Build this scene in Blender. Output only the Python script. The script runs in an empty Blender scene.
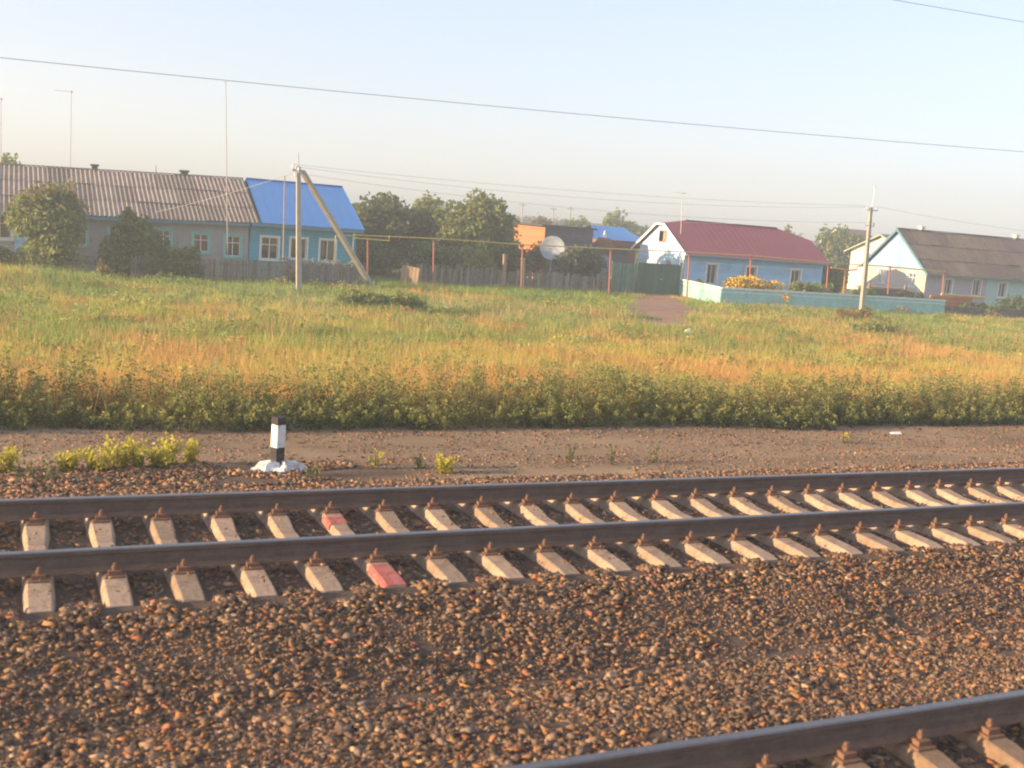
import bpy, math, random
import numpy as np
from mathutils import Vector, Matrix

random.seed(7)
RS = np.random.RandomState(11)
scene = bpy.context.scene
COL = scene.collection
R = math.radians
SUN_AZ, SUN_EL = R(4), R(12.0)       # azimuth: beyond the left end of the track, elevation above horizon
SUN = Vector((-math.cos(SUN_EL) * math.cos(SUN_AZ), math.cos(SUN_EL) * math.sin(SUN_AZ), math.sin(SUN_EL)))

# ------------------------------------------------------------------ noise
_lat = RS.rand(64, 64)
def vnoise(x, y, s, off=0.0):
    x = np.asarray(x, float) / s + off * 7.13; y = np.asarray(y, float) / s + off * 3.71
    xi = np.floor(x).astype(int); yi = np.floor(y).astype(int)
    fx = x - xi; fy = y - yi
    fx = fx * fx * (3 - 2 * fx); fy = fy * fy * (3 - 2 * fy)
    a = _lat[xi % 64, yi % 64]; b = _lat[(xi + 1) % 64, yi % 64]
    c = _lat[xi % 64, (yi + 1) % 64]; d = _lat[(xi + 1) % 64, (yi + 1) % 64]
    return (a * (1 - fx) + b * fx) * (1 - fy) + (c * (1 - fx) + d * fx) * fy
def fbm(x, y, s, off=0.0):
    return (vnoise(x, y, s, off) + .5 * vnoise(x, y, s / 2.1, off + 1) + .25 * vnoise(x, y, s / 4.3, off + 2)) / 1.75

# ------------------------------------------------------------------ terrain height
_PY = [-600, -60, 0, 2.6, 3.2, 4.9, 5.3, 6.0, 6.7, 7.6, 8.12, 8.42, 9.7, 10.9, 11.2, 12.0, 13.0, 14.2, 16.0, 18.0, 24, 30, 60, 140, 400, 900]
_PZ = [-.6, -.5, -.35, -.2, -.1, -.09, -.06, -.17, -.27, -.09, -.015, -.09, -.10, -.12, -.06, -.17, -.24, -.37, -.40, -.5, -.76, -.9, -.9, -.8, -.5, -.5]
def zg(x, y):
    x = np.asarray(x, float); y = np.asarray(y, float)
    z = np.interp(y, _PY, _PZ)
    amp = np.interp(y, [11, 13, 16, 20, 44, 48, 400], [0, .05, .03, .26, .26, .1, .1])
    z = z + amp * (fbm(x, y, 6.0, 3) - .5)
    z = z + np.interp(y, [3, 5, 6, 7.5, 8.2], [0, .02, .1, .06, 0]) * (fbm(x, y, 1.3, 5) - .5)
    z = z - .022 * np.clip(10 - x, 0, 16) * np.interp(y, [36, 46, 70, 90], [0, 1, 1, 0])
    z = z + np.interp(y, [12.8, 13.6, 15.6, 16.3], [0, .05, .05, 0]) * (fbm(x * .5, y * 1.6, .8, 33) - .5)
    # weedy hump by the strut, sandy heap behind it
    z = z + .38 * np.exp(-((x - 12.7) / 1.3) ** 2 - ((y - 40.6) / .8) ** 2)
    z = z + .42 * np.exp(-((x + .5) / 4.2) ** 2 - ((y - 46.5) / 3.2) ** 2)
    z = z + .25 * np.exp(-((x - 38) / 2.2) ** 2 - ((y - 42) / 2.5) ** 2)
    return z
def gz(x, y): return float(zg(np.array([x]), np.array([y]))[0])

# ------------------------------------------------------------------ materials
class NT:
    def __init__(s, name):
        s.m = bpy.data.materials.new(name); s.m.use_nodes = True
        s.t = s.m.node_tree; s.t.nodes.clear(); s.out = s.n('ShaderNodeOutputMaterial')
    def n(s, typ, **kw):
        nd = s.t.nodes.new(typ)
        for k, v in kw.items(): setattr(nd, k, v)
        return nd
    def l(s, a, b): s.t.links.new(a, b)
    def math(s, op, a, b=None):
        nd = s.n('ShaderNodeMath', operation=op)
        for i, v in enumerate((a, b)):
            if v is None: continue
            if isinstance(v, (int, float)): nd.inputs[i].default_value = v
            else: s.l(v, nd.inputs[i])
        return nd.outputs[0]
    def mix(s, fac, a, b, bt='MIX'):
        nd = s.n('ShaderNodeMix', data_type='RGBA', blend_type=bt)
        for i, v in ((0, fac), (6, a), (7, b)):
            if isinstance(v, (int, float)): nd.inputs[i].default_value = v
            elif isinstance(v, tuple): nd.inputs[i].default_value = (*v[:3], 1)
            else: s.l(v, nd.inputs[i])
        return nd.outputs[2]
    def noise(s, scale, detail=4, co=None, rough=.6):
        nd = s.n('ShaderNodeTexNoise'); nd.inputs['Scale'].default_value = scale
        nd.inputs['Detail'].default_value = detail; nd.inputs['Roughness'].default_value = rough
        if co is not None: s.l(co, nd.inputs['Vector'])
        return nd.outputs['Fac']
    def ramp(s, fac, stops):
        nd = s.n('ShaderNodeValToRGB'); e = nd.color_ramp.elements
        while len(e) < len(stops): e.new(.5)
        for i, (p, c) in enumerate(stops): e[i].position = p; e[i].color = (*c, 1)
        s.l(fac, nd.inputs[0]); return nd.outputs[0]

def mat(name, col, rough=.85, spec=.25, metal=0., var=.25, vs=3., var2=.18, vs2=25., dirt=None, bump=.15, bs=30.,
        attr=False, planks=None, transl=0., each=0.):
    k = NT(name)
    tc = k.n('ShaderNodeTexCoord').outputs['Object']
    if attr:
        base = k.n('ShaderNodeAttribute', attribute_name='Col').outputs['Color']
        base = k.mix(1.0, base, tuple(col), 'MULTIPLY')
    else:
        rg = k.n('ShaderNodeRGB'); rg.outputs[0].default_value = (*col, 1); base = rg.outputs[0]
    hgt = None
    if var or var2:
        a = k.noise(vs, 5, tc); b = k.noise(vs2, 3, tc)
        f = k.math('ADD', k.math('MULTIPLY', k.math('SUBTRACT', a, .5), var * 3), k.math('MULTIPLY', k.math('SUBTRACT', b, .5), var2 * 3))
        f = k.math('ADD', f, 1.0)
        f = k.math('MAXIMUM', f, .25)
        cm = k.n('ShaderNodeCombineXYZ')
        for i in range(3): k.l(f, cm.inputs[i])
        base = k.mix(1.0, base, cm.outputs[0], 'MULTIPLY'); hgt = b
    if dirt:
        mp = k.n('ShaderNodeMapping'); k.l(tc, mp.inputs[0])
        mp.inputs['Scale'].default_value = dirt[3] if len(dirt) > 3 else (1, 1, 1)
        d = k.noise(dirt[1], 6, mp.outputs[0], .7)
        d = k.ramp(d, [(.5 - dirt[2] * .2, (0, 0, 0)), (.75 - dirt[2] * .2, (1, 1, 1))])
        base = k.mix(d, base, dirt[0])
    if planks:
        ax, w, dark = planks
        sx = k.n('ShaderNodeSeparateXYZ'); k.l(tc, sx.inputs[0])
        c = k.math('DIVIDE', sx.outputs[ax], w)
        fr = k.math('FRACT', c); fl = k.math('FLOOR', c)
        wn = k.n('ShaderNodeTexWhiteNoise', noise_dimensions='1D'); k.l(fl, wn.inputs['W'])
        tone = k.math('ADD', k.math('MULTIPLY', wn.outputs['Value'], .3), .85)
        gap = k.math('LESS_THAN', fr, .08)
        tone = k.math('MULTIPLY', tone, k.math('SUBTRACT', 1.0, k.math('MULTIPLY', gap, dark)))
        cm = k.n('ShaderNodeCombineXYZ')
        for i in range(3): k.l(tone, cm.inputs[i])
        base = k.mix(1.0, base, cm.outputs[0], 'MULTIPLY')
    if each:
        tone = k.math('ADD', k.math('MULTIPLY', k.n('ShaderNodeObjectInfo').outputs['Random'], each), 1 - each * .6)
        cm = k.n('ShaderNodeCombineXYZ')
        for i in range(3): k.l(tone, cm.inputs[i])
        base = k.mix(1.0, base, cm.outputs[0], 'MULTIPLY')
    p = k.n('ShaderNodeBsdfPrincipled')
    k.l(base, p.inputs['Base Color'])
    p.inputs['Roughness'].default_value = rough; p.inputs['Metallic'].default_value = metal
    p.inputs['Specular IOR Level'].default_value = spec
    if bump:
        bn = k.n('ShaderNodeBump'); bn.inputs['Strength'].default_value = bump; bn.inputs['Distance'].default_value = .02
        k.l(k.noise(bs, 4, tc), bn.inputs['Height']); k.l(bn.outputs[0], p.inputs['Normal'])
    sh = p.outputs[0]
    if transl:
        tr = k.n('ShaderNodeBsdfTranslucent'); k.l(base, tr.inputs['Color'])
        mx = k.n('ShaderNodeMixShader'); mx.inputs[0].default_value = transl
        k.l(sh, mx.inputs[1]); k.l(tr.outputs[0], mx.inputs[2]); sh = mx.outputs[0]
    k.l(sh, k.out.inputs[0])
    return k.m

def glass_mat():
    k = NT('window_glass')
    g = k.n('ShaderNodeBsdfGlossy'); g.inputs['Roughness'].default_value = .04; g.inputs['Color'].default_value = (.8, .85, .9, 1)
    t = k.n('ShaderNodeBsdfTransparent'); t.inputs['Color'].default_value = (.55, .6, .62, 1)
    f = k.n('ShaderNodeFresnel'); f.inputs[0].default_value = 1.6
    mx = k.n('ShaderNodeMixShader')
    k.l(k.math('ADD', f.outputs[0], .06), mx.inputs[0]); k.l(t.outputs[0], mx.inputs[1]); k.l(g.outputs[0], mx.inputs[2])
    k.l(mx.outputs[0], k.out.inputs[0]); return k.m

def ground_mat():
    """one procedural ground: ballast dirt by the track, brown cinder path, earth under the grass"""
    k = NT('ground_earth')
    geo = k.n('ShaderNodeNewGeometry').outputs['Position']
    att = k.n('ShaderNodeAttribute', attribute_name='Col').outputs['Color']
    a = k.noise(1.4, 6, geo, .65); b = k.noise(22, 5, geo, .7)
    f = k.math('ADD', k.math('MULTIPLY', a, .9), k.math('MULTIPLY', b, .9))
    f = k.math('ADD', k.math('SUBTRACT', f, .9), 1.0); f = k.math('MAXIMUM', f, .3)
    cm = k.n('ShaderNodeCombineXYZ')
    for i in range(3): k.l(f, cm.inputs[i])
    c = k.mix(1.0, att, cm.outputs[0], 'MULTIPLY')
    p = k.n('ShaderNodeBsdfPrincipled'); p.inputs['Roughness'].default_value = .95; p.inputs['Specular IOR Level'].default_value = .1
    k.l(c, p.inputs['Base Color'])
    bn = k.n('ShaderNodeBump'); bn.inputs['Strength'].default_value = .9; bn.inputs['Distance'].default_value = .05
    k.l(k.noise(14, 7, geo, .75), bn.inputs['Height']); k.l(bn.outputs[0], p.inputs['Normal'])
    k.l(p.outputs[0], k.out.inputs[0]); return k.m

# ------------------------------------------------------------------ mesh building
WL = {}
class MB:
    def __init__(s): s.v = []; s.f = []; s.mi = []; s.c = []; s.tone = (1, 1, 1); s.m = 0
    def add(s, vs, fs):
        b = len(s.v); s.v += [tuple(map(float, q)) for q in vs]; s.c += [s.tone] * len(vs)
        for f in fs: s.f.append(tuple(b + i for i in f)); s.mi.append(s.m)
    def hexa(s, p): s.add(p, [(0, 3, 2, 1), (4, 5, 6, 7), (0, 1, 5, 4), (1, 2, 6, 5), (2, 3, 7, 6), (3, 0, 4, 7)])
    def box(s, x0, x1, y0, y1, z0, z1):
        s.hexa([(x0, y0, z0), (x1, y0, z0), (x1, y1, z0), (x0, y1, z0), (x0, y0, z1), (x1, y0, z1), (x1, y1, z1), (x0, y1, z1)])
    def fbox(s, F, u0, u1, v0, v1, d0, d1):
        s.hexa([F(u0, v0, d0), F(u1, v0, d0), F(u1, v0, d1), F(u0, v0, d1), F(u0, v1, d0), F(u1, v1, d0), F(u1, v1, d1), F(u0, v1, d1)])
    def quad(s, a, b, c, d): s.add([a, b, c, d], [(0, 1, 2, 3)])
    def poly(s, pts): s.add(pts, [tuple(range(len(pts)))])
    def bar(s, p, q, w, h=None, w2=None):
        p = Vector(p); q = Vector(q); h = h or w; d = (q - p).normalized()
        up = Vector((0, 0, 1)) if abs(d.z) < .95 else Vector((0, 1, 0))
        a = d.cross(up).normalized(); b = a.cross(d).normalized(); k = (w2 or w) / w
        c = [p - a * w / 2 - b * h / 2, p + a * w / 2 - b * h / 2, p + a * w / 2 + b * h / 2, p - a * w / 2 + b * h / 2,
             q - a * w * k / 2 - b * h * k / 2, q + a * w * k / 2 - b * h * k / 2, q + a * w * k / 2 + b * h * k / 2, q - a * w * k / 2 + b * h * k / 2]
        s.hexa(c)
    def path(s, pts, rs, n=8, cap=True):
        pts = [Vector(p) for p in pts]
        if isinstance(rs, (int, float)): rs = [rs] * len(pts)
        vs = []
        for i, p in enumerate(pts):
            d = (pts[min(i + 1, len(pts) - 1)] - pts[max(i - 1, 0)]).normalized()
            up = Vector((0, 0, 1)) if abs(d.z) < .9 else Vector((0, 1, 0))
            a = d.cross(up).normalized(); b = a.cross(d).normalized()
            for k in range(n):
                t = 2 * math.pi * k / n
                vs.append(p + (a * math.cos(t) + b * math.sin(t)) * rs[i])
        fs = []
        for i in range(len(pts) - 1):
            for k in range(n):
                k2 = (k + 1) % n
                fs.append((i * n + k, i * n + k2, (i + 1) * n + k2, (i + 1) * n + k))
        if cap: fs.append(tuple(range(n))); fs.append(tuple((len(pts) - 1) * n + k for k in range(n)))
        s.add(vs, fs)
    def lathe(s, c, prof, n=16, axis=(0, 0, 1), squash=1.0):
        c = Vector(c); ax = Vector(axis).normalized()
        up = Vector((0, 0, 1)) if abs(ax.z) < .9 else Vector((0, 1, 0))
        a = ax.cross(up).normalized(); b = ax.cross(a).normalized(); vs = []; fs = []
        for r, h in prof:
            for k in range(n):
                t = 2 * math.pi * k / n
                vs.append(c + ax * h + a * math.cos(t) * r + b * math.sin(t) * r * squash)
        for i in range(len(prof) - 1):
            for k in range(n):
                k2 = (k + 1) % n; fs.append((i * n + k, i * n + k2, (i + 1) * n + k2, (i + 1) * n + k))
        s.add(vs, fs)

def finish(name, me, loc, mats, parent, smooth=False):
    for m in (mats if isinstance(mats, (list, tuple)) else [mats]): me.materials.append(m)
    o = bpy.data.objects.new(name, me); COL.objects.link(o)
    WL[o.name] = Vector(loc)
    if parent is not None:
        o.parent = parent; o.location = Vector(loc) - WL[parent.name]
    else: o.location = loc
    return o

def ob(name, mb, mats, parent=None, label=None, cat=None, group=None, kind=None, smooth=False, bevel=0, base=False):
    v = np.array(mb.v, float)
    c = (v.min(0) + v.max(0)) / 2
    if base: c[2] = v.min(0)[2]
    me = bpy.data.meshes.new(name)
    me.from_pydata([tuple(q) for q in (v - c)], [], mb.f)
    me.polygons.foreach_set('material_index', mb.mi)
    if smooth: me.polygons.foreach_set('use_smooth', [True] * len(me.polygons))
    a = me.color_attributes.new('Col', 'FLOAT_COLOR', 'POINT')
    a.data.foreach_set('color', np.c_[np.array(mb.c, float), np.ones(len(mb.c))].ravel())
    me.update()
    o = finish(name, me, c, mats, parent)
    if bevel:
        b = o.modifiers.new('bevel', 'BEVEL'); b.width = bevel; b.segments = 2; b.limit_method = 'ANGLE'
    tag(o, label, cat, group, kind)
    return o

def npmesh(name, V, k, colors, mats, parent=None, label=None, cat=None, group=None, kind=None, faces=None):
    """V (n,k,3): n separate k-gons; or with faces an explicit array over V (m,3) verts"""
    me = bpy.data.meshes.new(name)
    if faces is None:
        n = V.shape[0]; P = V.reshape(-1, 3); idx = np.arange(n * k); nf = n
        colr = np.repeat(colors, k, axis=0)
    else:
        P = V; idx = faces.ravel(); nf = faces.shape[0]; k = faces.shape[1]; colr = colors
    c = (P.min(0) + P.max(0)) / 2; c[2] = P[:, 2].min()
    me.vertices.add(len(P)); me.vertices.foreach_set('co', (P - c).astype(np.float32).ravel())
    me.loops.add(nf * k); me.loops.foreach_set('vertex_index', idx.astype(np.int32))
    me.polygons.add(nf); me.polygons.foreach_set('loop_start', (np.arange(nf) * k).astype(np.int32))
    me.update(calc_edges=True)
    a = me.color_attributes.new('Col', 'FLOAT_COLOR', 'POINT')
    a.data.foreach_set('color', np.c_[colr, np.ones(len(colr))].astype(np.float32).ravel())
    o = finish(name, me, c, mats, parent)
    tag(o, label, cat, group, kind)
    return o

def tag(o, label=None, cat=None, group=None, kind=None):
    if label: o['label'] = label
    if cat: o['category'] = cat
    if group: o['group'] = group
    if kind: o['kind'] = kind
    return o

def thing(name, loc, label, cat, group=None):
    o = bpy.data.objects.new(name, None); COL.objects.link(o); o.location = loc; o.empty_display_size = .2
    WL[o.name] = Vector(loc)
    return tag(o, label, cat, group)

def dup(o, delta=None, label=None, parent=None):
    c = o.copy(); COL.objects.link(c)
    if parent is not None: c.parent = parent
    WL[c.name] = WL[o.name] + Vector(delta or (0, 0, 0))
    if parent is None and delta is not None: c.location = o.location + Vector(delta)
    if label: c['label'] = label
    for ch in list(o.children): dup(ch, delta, None, c)
    return c

# ------------------------------------------------------------------ palette
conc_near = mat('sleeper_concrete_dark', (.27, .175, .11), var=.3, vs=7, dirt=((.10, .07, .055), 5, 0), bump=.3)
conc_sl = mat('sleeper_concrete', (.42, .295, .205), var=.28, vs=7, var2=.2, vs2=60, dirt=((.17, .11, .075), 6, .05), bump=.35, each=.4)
red_sl = mat('sleeper_red_paint', (.47, .13, .11), var=.25, vs=12, dirt=((.38, .28, .22), 9, -.1), bump=.2)
rust = mat('rusty_rail_side', (.13, .095, .078), rough=.75, spec=.3, var=.35, vs=6, dirt=((.24, .16, .115), 3, -.05, (.6, 1, 9)), bump=.25)
railtop = mat('worn_rail_top', (.20, .18, .175), rough=.34, spec=.5, metal=.7, var=.12, vs=4, bump=.03)
foot_rust = mat('dusty_rail_foot', (.21, .125, .085), rough=.9, var=.3, vs=6)
fast_m = mat('rusty_fastening', (.22, .12, .075), rough=.8, var=.3, vs=20)
stone_m = mat('ballast_stone', (1, 1, 1), attr=True, rough=1.0, spec=.04, var=.15, vs=30, var2=.2, vs2=90, bump=.6, bs=60)
earth = ground_mat()
grass_m = mat('grass_blades', (1, 1, 1), attr=True, rough=.6, var=0, var2=0, bump=0, transl=.45)
leaf_m = mat('leaves', (1, 1, 1), attr=True, rough=.55, spec=.3, var=0, var2=0, bump=0, transl=.5)
bark = mat('bark', (.10, .08, .06), rough=.95, vs=8, bump=.5)
white_p = mat('white_paint', (.76, .75, .72), rough=.6, var=.1, vs=5, dirt=((.48, .44, .39), 9, -.3))
black_p = mat('black_paint', (.04, .037, .035), rough=.7, var=.25, vs=9, dirt=((.16, .12, .09), 12, -.1))
lime = mat('limewash', (.76, .75, .73), rough=.9, var=.15, vs=9, dirt=((.36, .29, .22), 8, .35), bump=.5, bs=15)
post_white = mat('chipped_white_paint', (.76, .75, .72), rough=.7, var=.1, vs=9, dirt=((.40, .34, .27), 16, .1), bump=.3)
concrete = mat('pole_concrete', (.40, .36, .30), var=.18, vs=3, bump=.2)
galv = mat('galvanised_metal', (.42, .42, .43), rough=.45, metal=.6, var=.1)
wire_m = mat('wire', (.34, .37, .40), rough=.6, var=0, var2=0, bump=0)
yellow_p = mat('yellow_gas_paint', (.55, .40, .10), rough=.6, var=.15)
red_p = mat('red_post_paint', (.40, .14, .09), rough=.7, var=.2, vs=8)
orange_p = mat('orange_pipe_paint', (.72, .33, .06), rough=.5, var=.15)
slate = mat('asbestos_slate', (.29, .235, .20), attr=True, rough=.95, spec=.1, var=.22, vs=1.6, var2=.25, vs2=18, dirt=((.10, .09, .075), 2.5, -.1, (3, .6, 1)), bump=.2)
slate_d = mat('dark_slate', (.19, .15, .125), attr=True, rough=.95, spec=.1, var=.22, vs=1.6, var2=.25, vs2=18, dirt=((.08, .07, .055), 2.5, 0, (3, .6, 1)), bump=.2)
blue_roof = mat('blue_sheet_roof', (.055, .22, .55), rough=.42, spec=.4, var=.07, vs=1.5, bump=.02)
red_roof = mat('dark_red_sheet_roof', (.27, .06, .075), rough=.5, spec=.35, var=.1, vs=1.2, bump=.02)
render_g = mat('grey_render', (.36, .34, .32), rough=.95, var=.18, vs=1.2, dirt=((.17, .16, .145), 1.6, -.1), bump=.4)
teal_w = mat('teal_wall_paint', (.07, .36, .46), rough=.75, var=.15, vs=2, planks=(2, .16, .35))
blue_w = mat('blue_board_paint', (.36, .66, .95), rough=.7, var=.14, vs=1.5, dirt=((.30, .42, .55), 1.2, -.2), planks=(2, .155, .35))
blue_gable = mat('pale_blue_gable_paint', (.50, .67, .80), rough=.75, var=.12, vs=1.5, planks=(2, .155, .3))
board_blue = mat('pale_blue_boards', (.31, .50, .73), rough=.8, var=.15, vs=1.5, planks=(1, .14, .45))
lilac = mat('lilac_grey_render', (.42, .39, .42), rough=.95, var=.12, vs=1.5, bump=.3)
cream_w = mat('beige_render', (.50, .46, .41), rough=.95, var=.12, vs=1.5, bump=.3)
mint_w = mat('mint_wall_paint', (.38, .58, .56), rough=.85, var=.12, vs=1.5)
turq_trim = mat('turquoise_trim', (.16, .50, .47), rough=.6, var=.12)
blue_trim = mat('dusty_blue_trim', (.11, .24, .31), rough=.6, var=.12)
turq_f = mat('turquoise_fence_paint', (.33, .60, .57), rough=.75, var=.22, vs=2, dirt=((.25, .36, .33), 3, -.2))
turq_top = mat('pale_turquoise_rail_paint', (.66, .74, .72), rough=.7, var=.15)
wood_g = mat('weathered_grey_wood', (.21, .185, .16), attr=True, rough=.95, var=.25, vs=4, dirt=((.07, .06, .05), 4, 0), bump=.4)
wood_b = mat('beige_board', (.36, .24, .16), attr=True, rough=.95, var=.22, vs=3)
gate_m = mat('dark_green_gate_paint', (.055, .125, .095), attr=True, rough=.7, var=.2, vs=3, planks=(0, .15, .4))
fence_gr = mat('faded_green_boards', (.11, .20, .15), attr=True, rough=.85, var=.25, vs=3)
brick_o = mat('orange_brick', (.50, .20, .09), rough=.9, var=.2, vs=6, planks=(2, .085, .45), bump=.3)
brick_b = mat('brown_brick', (.25, .12, .075), rough=.9, var=.25, vs=6, planks=(2, .08, .4), bump=.3)
dark_wood = mat('dark_shed_boards', (.13, .125, .13), attr=True, rough=.9, var=.25, vs=3, planks=(2, .2, .4))
felt = mat('roofing_felt', (.09, .085, .08), rough=.95, var=.2)
dish_m = mat('dish_grey', (.34, .38, .42), rough=.6, var=.08, bump=0)
van_m = mat('grey_blue_car_paint', (.23, .27, .32), rough=.35, spec=.5, var=.05, bump=0)
tyre_m = mat('tyre', (.02, .02, .02), var=.1)
lamp_r = mat('red_lamp', (.35, .02, .02), rough=.3, var=0, var2=0, bump=0)
curtain_w = mat('pale_curtain', (.62, .58, .53), rough=.95, var=.1)
curtain_p = mat('pink_curtain', (.50, .33, .27), rough=.95, var=.1)
far_w = mat('far_white_wall', (.66, .66, .60), var=.1, vs=1)
far_roof = mat('far_roof', (.22, .15, .13), var=.15)
far_red = mat('far_red_roof', (.45, .12, .11), var=.1)
slab_m = mat('pale_slab', (.30, .29, .26), var=.2, vs=3)
glass = glass_mat()
petal = mat('petals', (1, 1, 1), attr=True, rough=.6, var=0, var2=0, bump=0, transl=.25)

# ------------------------------------------------------------------ world, sun, camera
w = bpy.data.worlds.new('World'); scene.world = w; w.use_nodes = True
nt = w.node_tree; nt.nodes.clear()
sky = nt.nodes.new('ShaderNodeTexSky'); sky.sky_type = 'NISHITA'; sky.sun_disc = False
sky.sun_elevation = SUN_EL
sky.sun_rotation = math.atan2(SUN.x, SUN.y)
sky.altitude = 100; sky.air_density = 1.0; sky.dust_density = 1.2; sky.ozone_density = 1.5
bg = nt.nodes.new('ShaderNodeBackground'); bg.inputs[1].default_value = .15
wo = nt.nodes.new('ShaderNodeOutputWorld')
# early morning haze: softer, paler sky than the clear-air model gives
gm = nt.nodes.new('ShaderNodeGamma'); gm.inputs[1].default_value = .52
hs = nt.nodes.new('ShaderNodeHueSaturation'); hs.inputs['Saturation'].default_value = .80
ml = nt.nodes.new('ShaderNodeMix'); ml.data_type = 'RGBA'; ml.blend_type = 'MULTIPLY'; ml.inputs[0].default_value = 1; ml.inputs[7].default_value = (3.22, 3.34, 3.80, 1)
nt.links.new(sky.outputs[0], gm.inputs[0]); nt.links.new(gm.outputs[0], hs.inputs['Color']); nt.links.new(hs.outputs[0], ml.inputs[6])
nt.links.new(ml.outputs[2], bg.inputs[0]); nt.links.new(bg.outputs[0], wo.inputs[0])
sl = bpy.data.lights.new('sun', 'SUN'); sl.energy = 11; sl.angle = R(.5); sl.color = (1.0, .72, .42)
so = bpy.data.objects.new('sun', sl); COL.objects.link(so); so.location = (-40, 40, 40)
so.rotation_euler = (-SUN).to_track_quat('-Z', 'Y').to_euler()

cam = bpy.data.cameras.new('camera'); co = bpy.data.objects.new('camera', cam); COL.objects.link(co)
F_PX, YAW, PITCH, ROLL, CAMH = 1093.44, .4329, .1524, .0802, 3.07
fw = Vector((math.sin(YAW) * math.cos(PITCH), math.cos(YAW) * math.cos(PITCH), -math.sin(PITCH)))
rt = Vector((math.cos(YAW), -math.sin(YAW), 0)); up = rt.cross(fw)
r_ = rt * math.cos(ROLL) + up * math.sin(ROLL); u_ = -rt * math.sin(ROLL) + up * math.cos(ROLL)
co.matrix_world = Matrix(((r_.x, u_.x, -fw.x, 0), (r_.y, u_.y, -fw.y, 0), (r_.z, u_.z, -fw.z, CAMH), (0, 0, 0, 1)))
cam.sensor_width = 36; cam.lens = 36 * F_PX / 1024; cam.clip_start = .1; cam.clip_end = 5000
cam.dof.use_dof = True; cam.dof.focus_distance = 38; cam.dof.aperture_fstop = cam.lens / 1000 / .016
scene.camera = co
scene.view_settings.view_transform = 'Standard'; scene.view_settings.look = 'None'
scene.view_settings.exposure = 0; scene.view_settings.gamma = 1
scene.render.engine = 'CYCLES'
scene.cycles.use_denoising = True
scene.cycles.max_bounces = 6; scene.cycles.diffuse_bounces = 3; scene.cycles.transparent_max_bounces = 8
scene.cycles.filter_width = 2.0
scene.cycles.sample_clamp_indirect = 4

# ------------------------------------------------------------------ morning haze over the village: a real, thin volume of air
kz = NT('morning_haze')
vs_ = kz.n('ShaderNodeVolumeScatter'); vs_.inputs['Color'].default_value = (.90, .95, 1.0, 1); vs_.inputs['Density'].default_value = .0028; vs_.inputs['Anisotropy'].default_value = .35
kz.l(vs_.outputs[0], kz.out.inputs['Volume'])
mbz = MB(); mbz.box(-90, 230, -30, 190, -4, 16); hz = ob('haze', mbz, kz.m, kind='structure')
scene.cycles.volume_bounces = 1
# ================================================================== GROUND
def lines(a):
    out = []
    for (x0, x1, st) in a:
        n = max(1, int(round((x1 - x0) / st))); out += [x0 + (x1 - x0) * i / n for i in range(n)]
    out.append(a[-1][1]); return np.array(out)
gx = lines([(-1500, -200, 130), (-200, -30, 17), (-30, -6, 3), (-6, 20, .28), (20, 70, .7), (70, 200, 13), (200, 2000, 180)])
gy = lines([(-400, -20, 40), (-20, 2.6, 2), (2.6, 18, .16), (18, 60, .5), (60, 140, 8), (140, 400, 40), (400, 3000, 260)])
X, Y = np.meshgrid(gx, gy, indexing='ij'); Z = zg(X, Y)
P = np.stack([X, Y, Z], -1).reshape(-1, 3); nx_, ny_ = len(gx), len(gy)
I = np.arange(nx_ * ny_).reshape(nx_, ny_)
Fq = np.stack([I[:-1, :-1], I[1:, :-1], I[1:, 1:], I[:-1, 1:]], -1).reshape(-1, 4)
y = P[:, 1]; x = P[:, 0]
n1 = fbm(x, y, 2.2, 8)[:, None]; n2 = fbm(x, y, 9, 9)[:, None]
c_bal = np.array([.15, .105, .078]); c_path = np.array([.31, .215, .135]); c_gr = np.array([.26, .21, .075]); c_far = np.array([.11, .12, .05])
wp = np.interp(y + np.clip(4.5 - x, 0, 2) * -.5, [11.6, 12.2, 16.1, 16.6], [0, 1, 1, 0])[:, None]
wg = np.interp(y, [16.0, 16.8], [0, 1])[:, None]; wf = np.interp(y, [40, 90], [0, 1])[:, None]
dk = np.exp(-((x - 3.95) / .75) ** 4 - ((y - 12.62) / .3) ** 4)[:, None]; wp = wp * (1 - dk)  # dk: darker ground patch right of the mound, where scatter leaves out stones
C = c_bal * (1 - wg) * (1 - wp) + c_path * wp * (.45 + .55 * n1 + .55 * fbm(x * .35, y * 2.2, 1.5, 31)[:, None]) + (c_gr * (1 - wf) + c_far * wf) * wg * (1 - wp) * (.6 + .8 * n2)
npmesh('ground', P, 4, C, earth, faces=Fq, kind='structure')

# driveway of trodden earth up to the green gate: a thin sheet over the ground
def drive_center(y): return np.interp(y, [34, 38, 42, 48, 56], [22.6, 24.2, 26.6, 30.4, 34.9])
def drive_half(y): return np.interp(y, [34, 38, 44, 56], [.2, 1.7, 2.9, 1.5])
mb = MB(); ys = np.linspace(35, 56.05, 62); cols = 9
vv = []
for yy in ys:
    c, h = drive_center(yy), drive_half(yy)
    for j in range(cols):
        t = j / (cols - 1) * 2 - 1
        xx = c + t * h * (1 + .25 * (float(fbm(yy + 3 * (t > 0), 2.0, 1.8, 4)) - .5))
        vv.append((xx, yy, gz(xx, yy) + .02 - .03 * (abs(t) > .99)))
mb.add(vv, [(i * cols + j, i * cols + j + 1, (i + 1) * cols + j + 1, (i + 1) * cols + j) for i in range(len(ys) - 1) for j in range(cols - 1)])
drive_m = mat('trodden_earth', (.34, .195, .12), rough=.95, var=.3, vs=1.2, var2=.25, vs2=9, bump=.6, bs=8)
ob('dirt_driveway', mb, drive_m, kind='structure')
# pale lane along the far fences
lane_m = mat('lane_dust', (.30, .22, .16), rough=.95, var=.25, vs=1.2, bump=.4)

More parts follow.
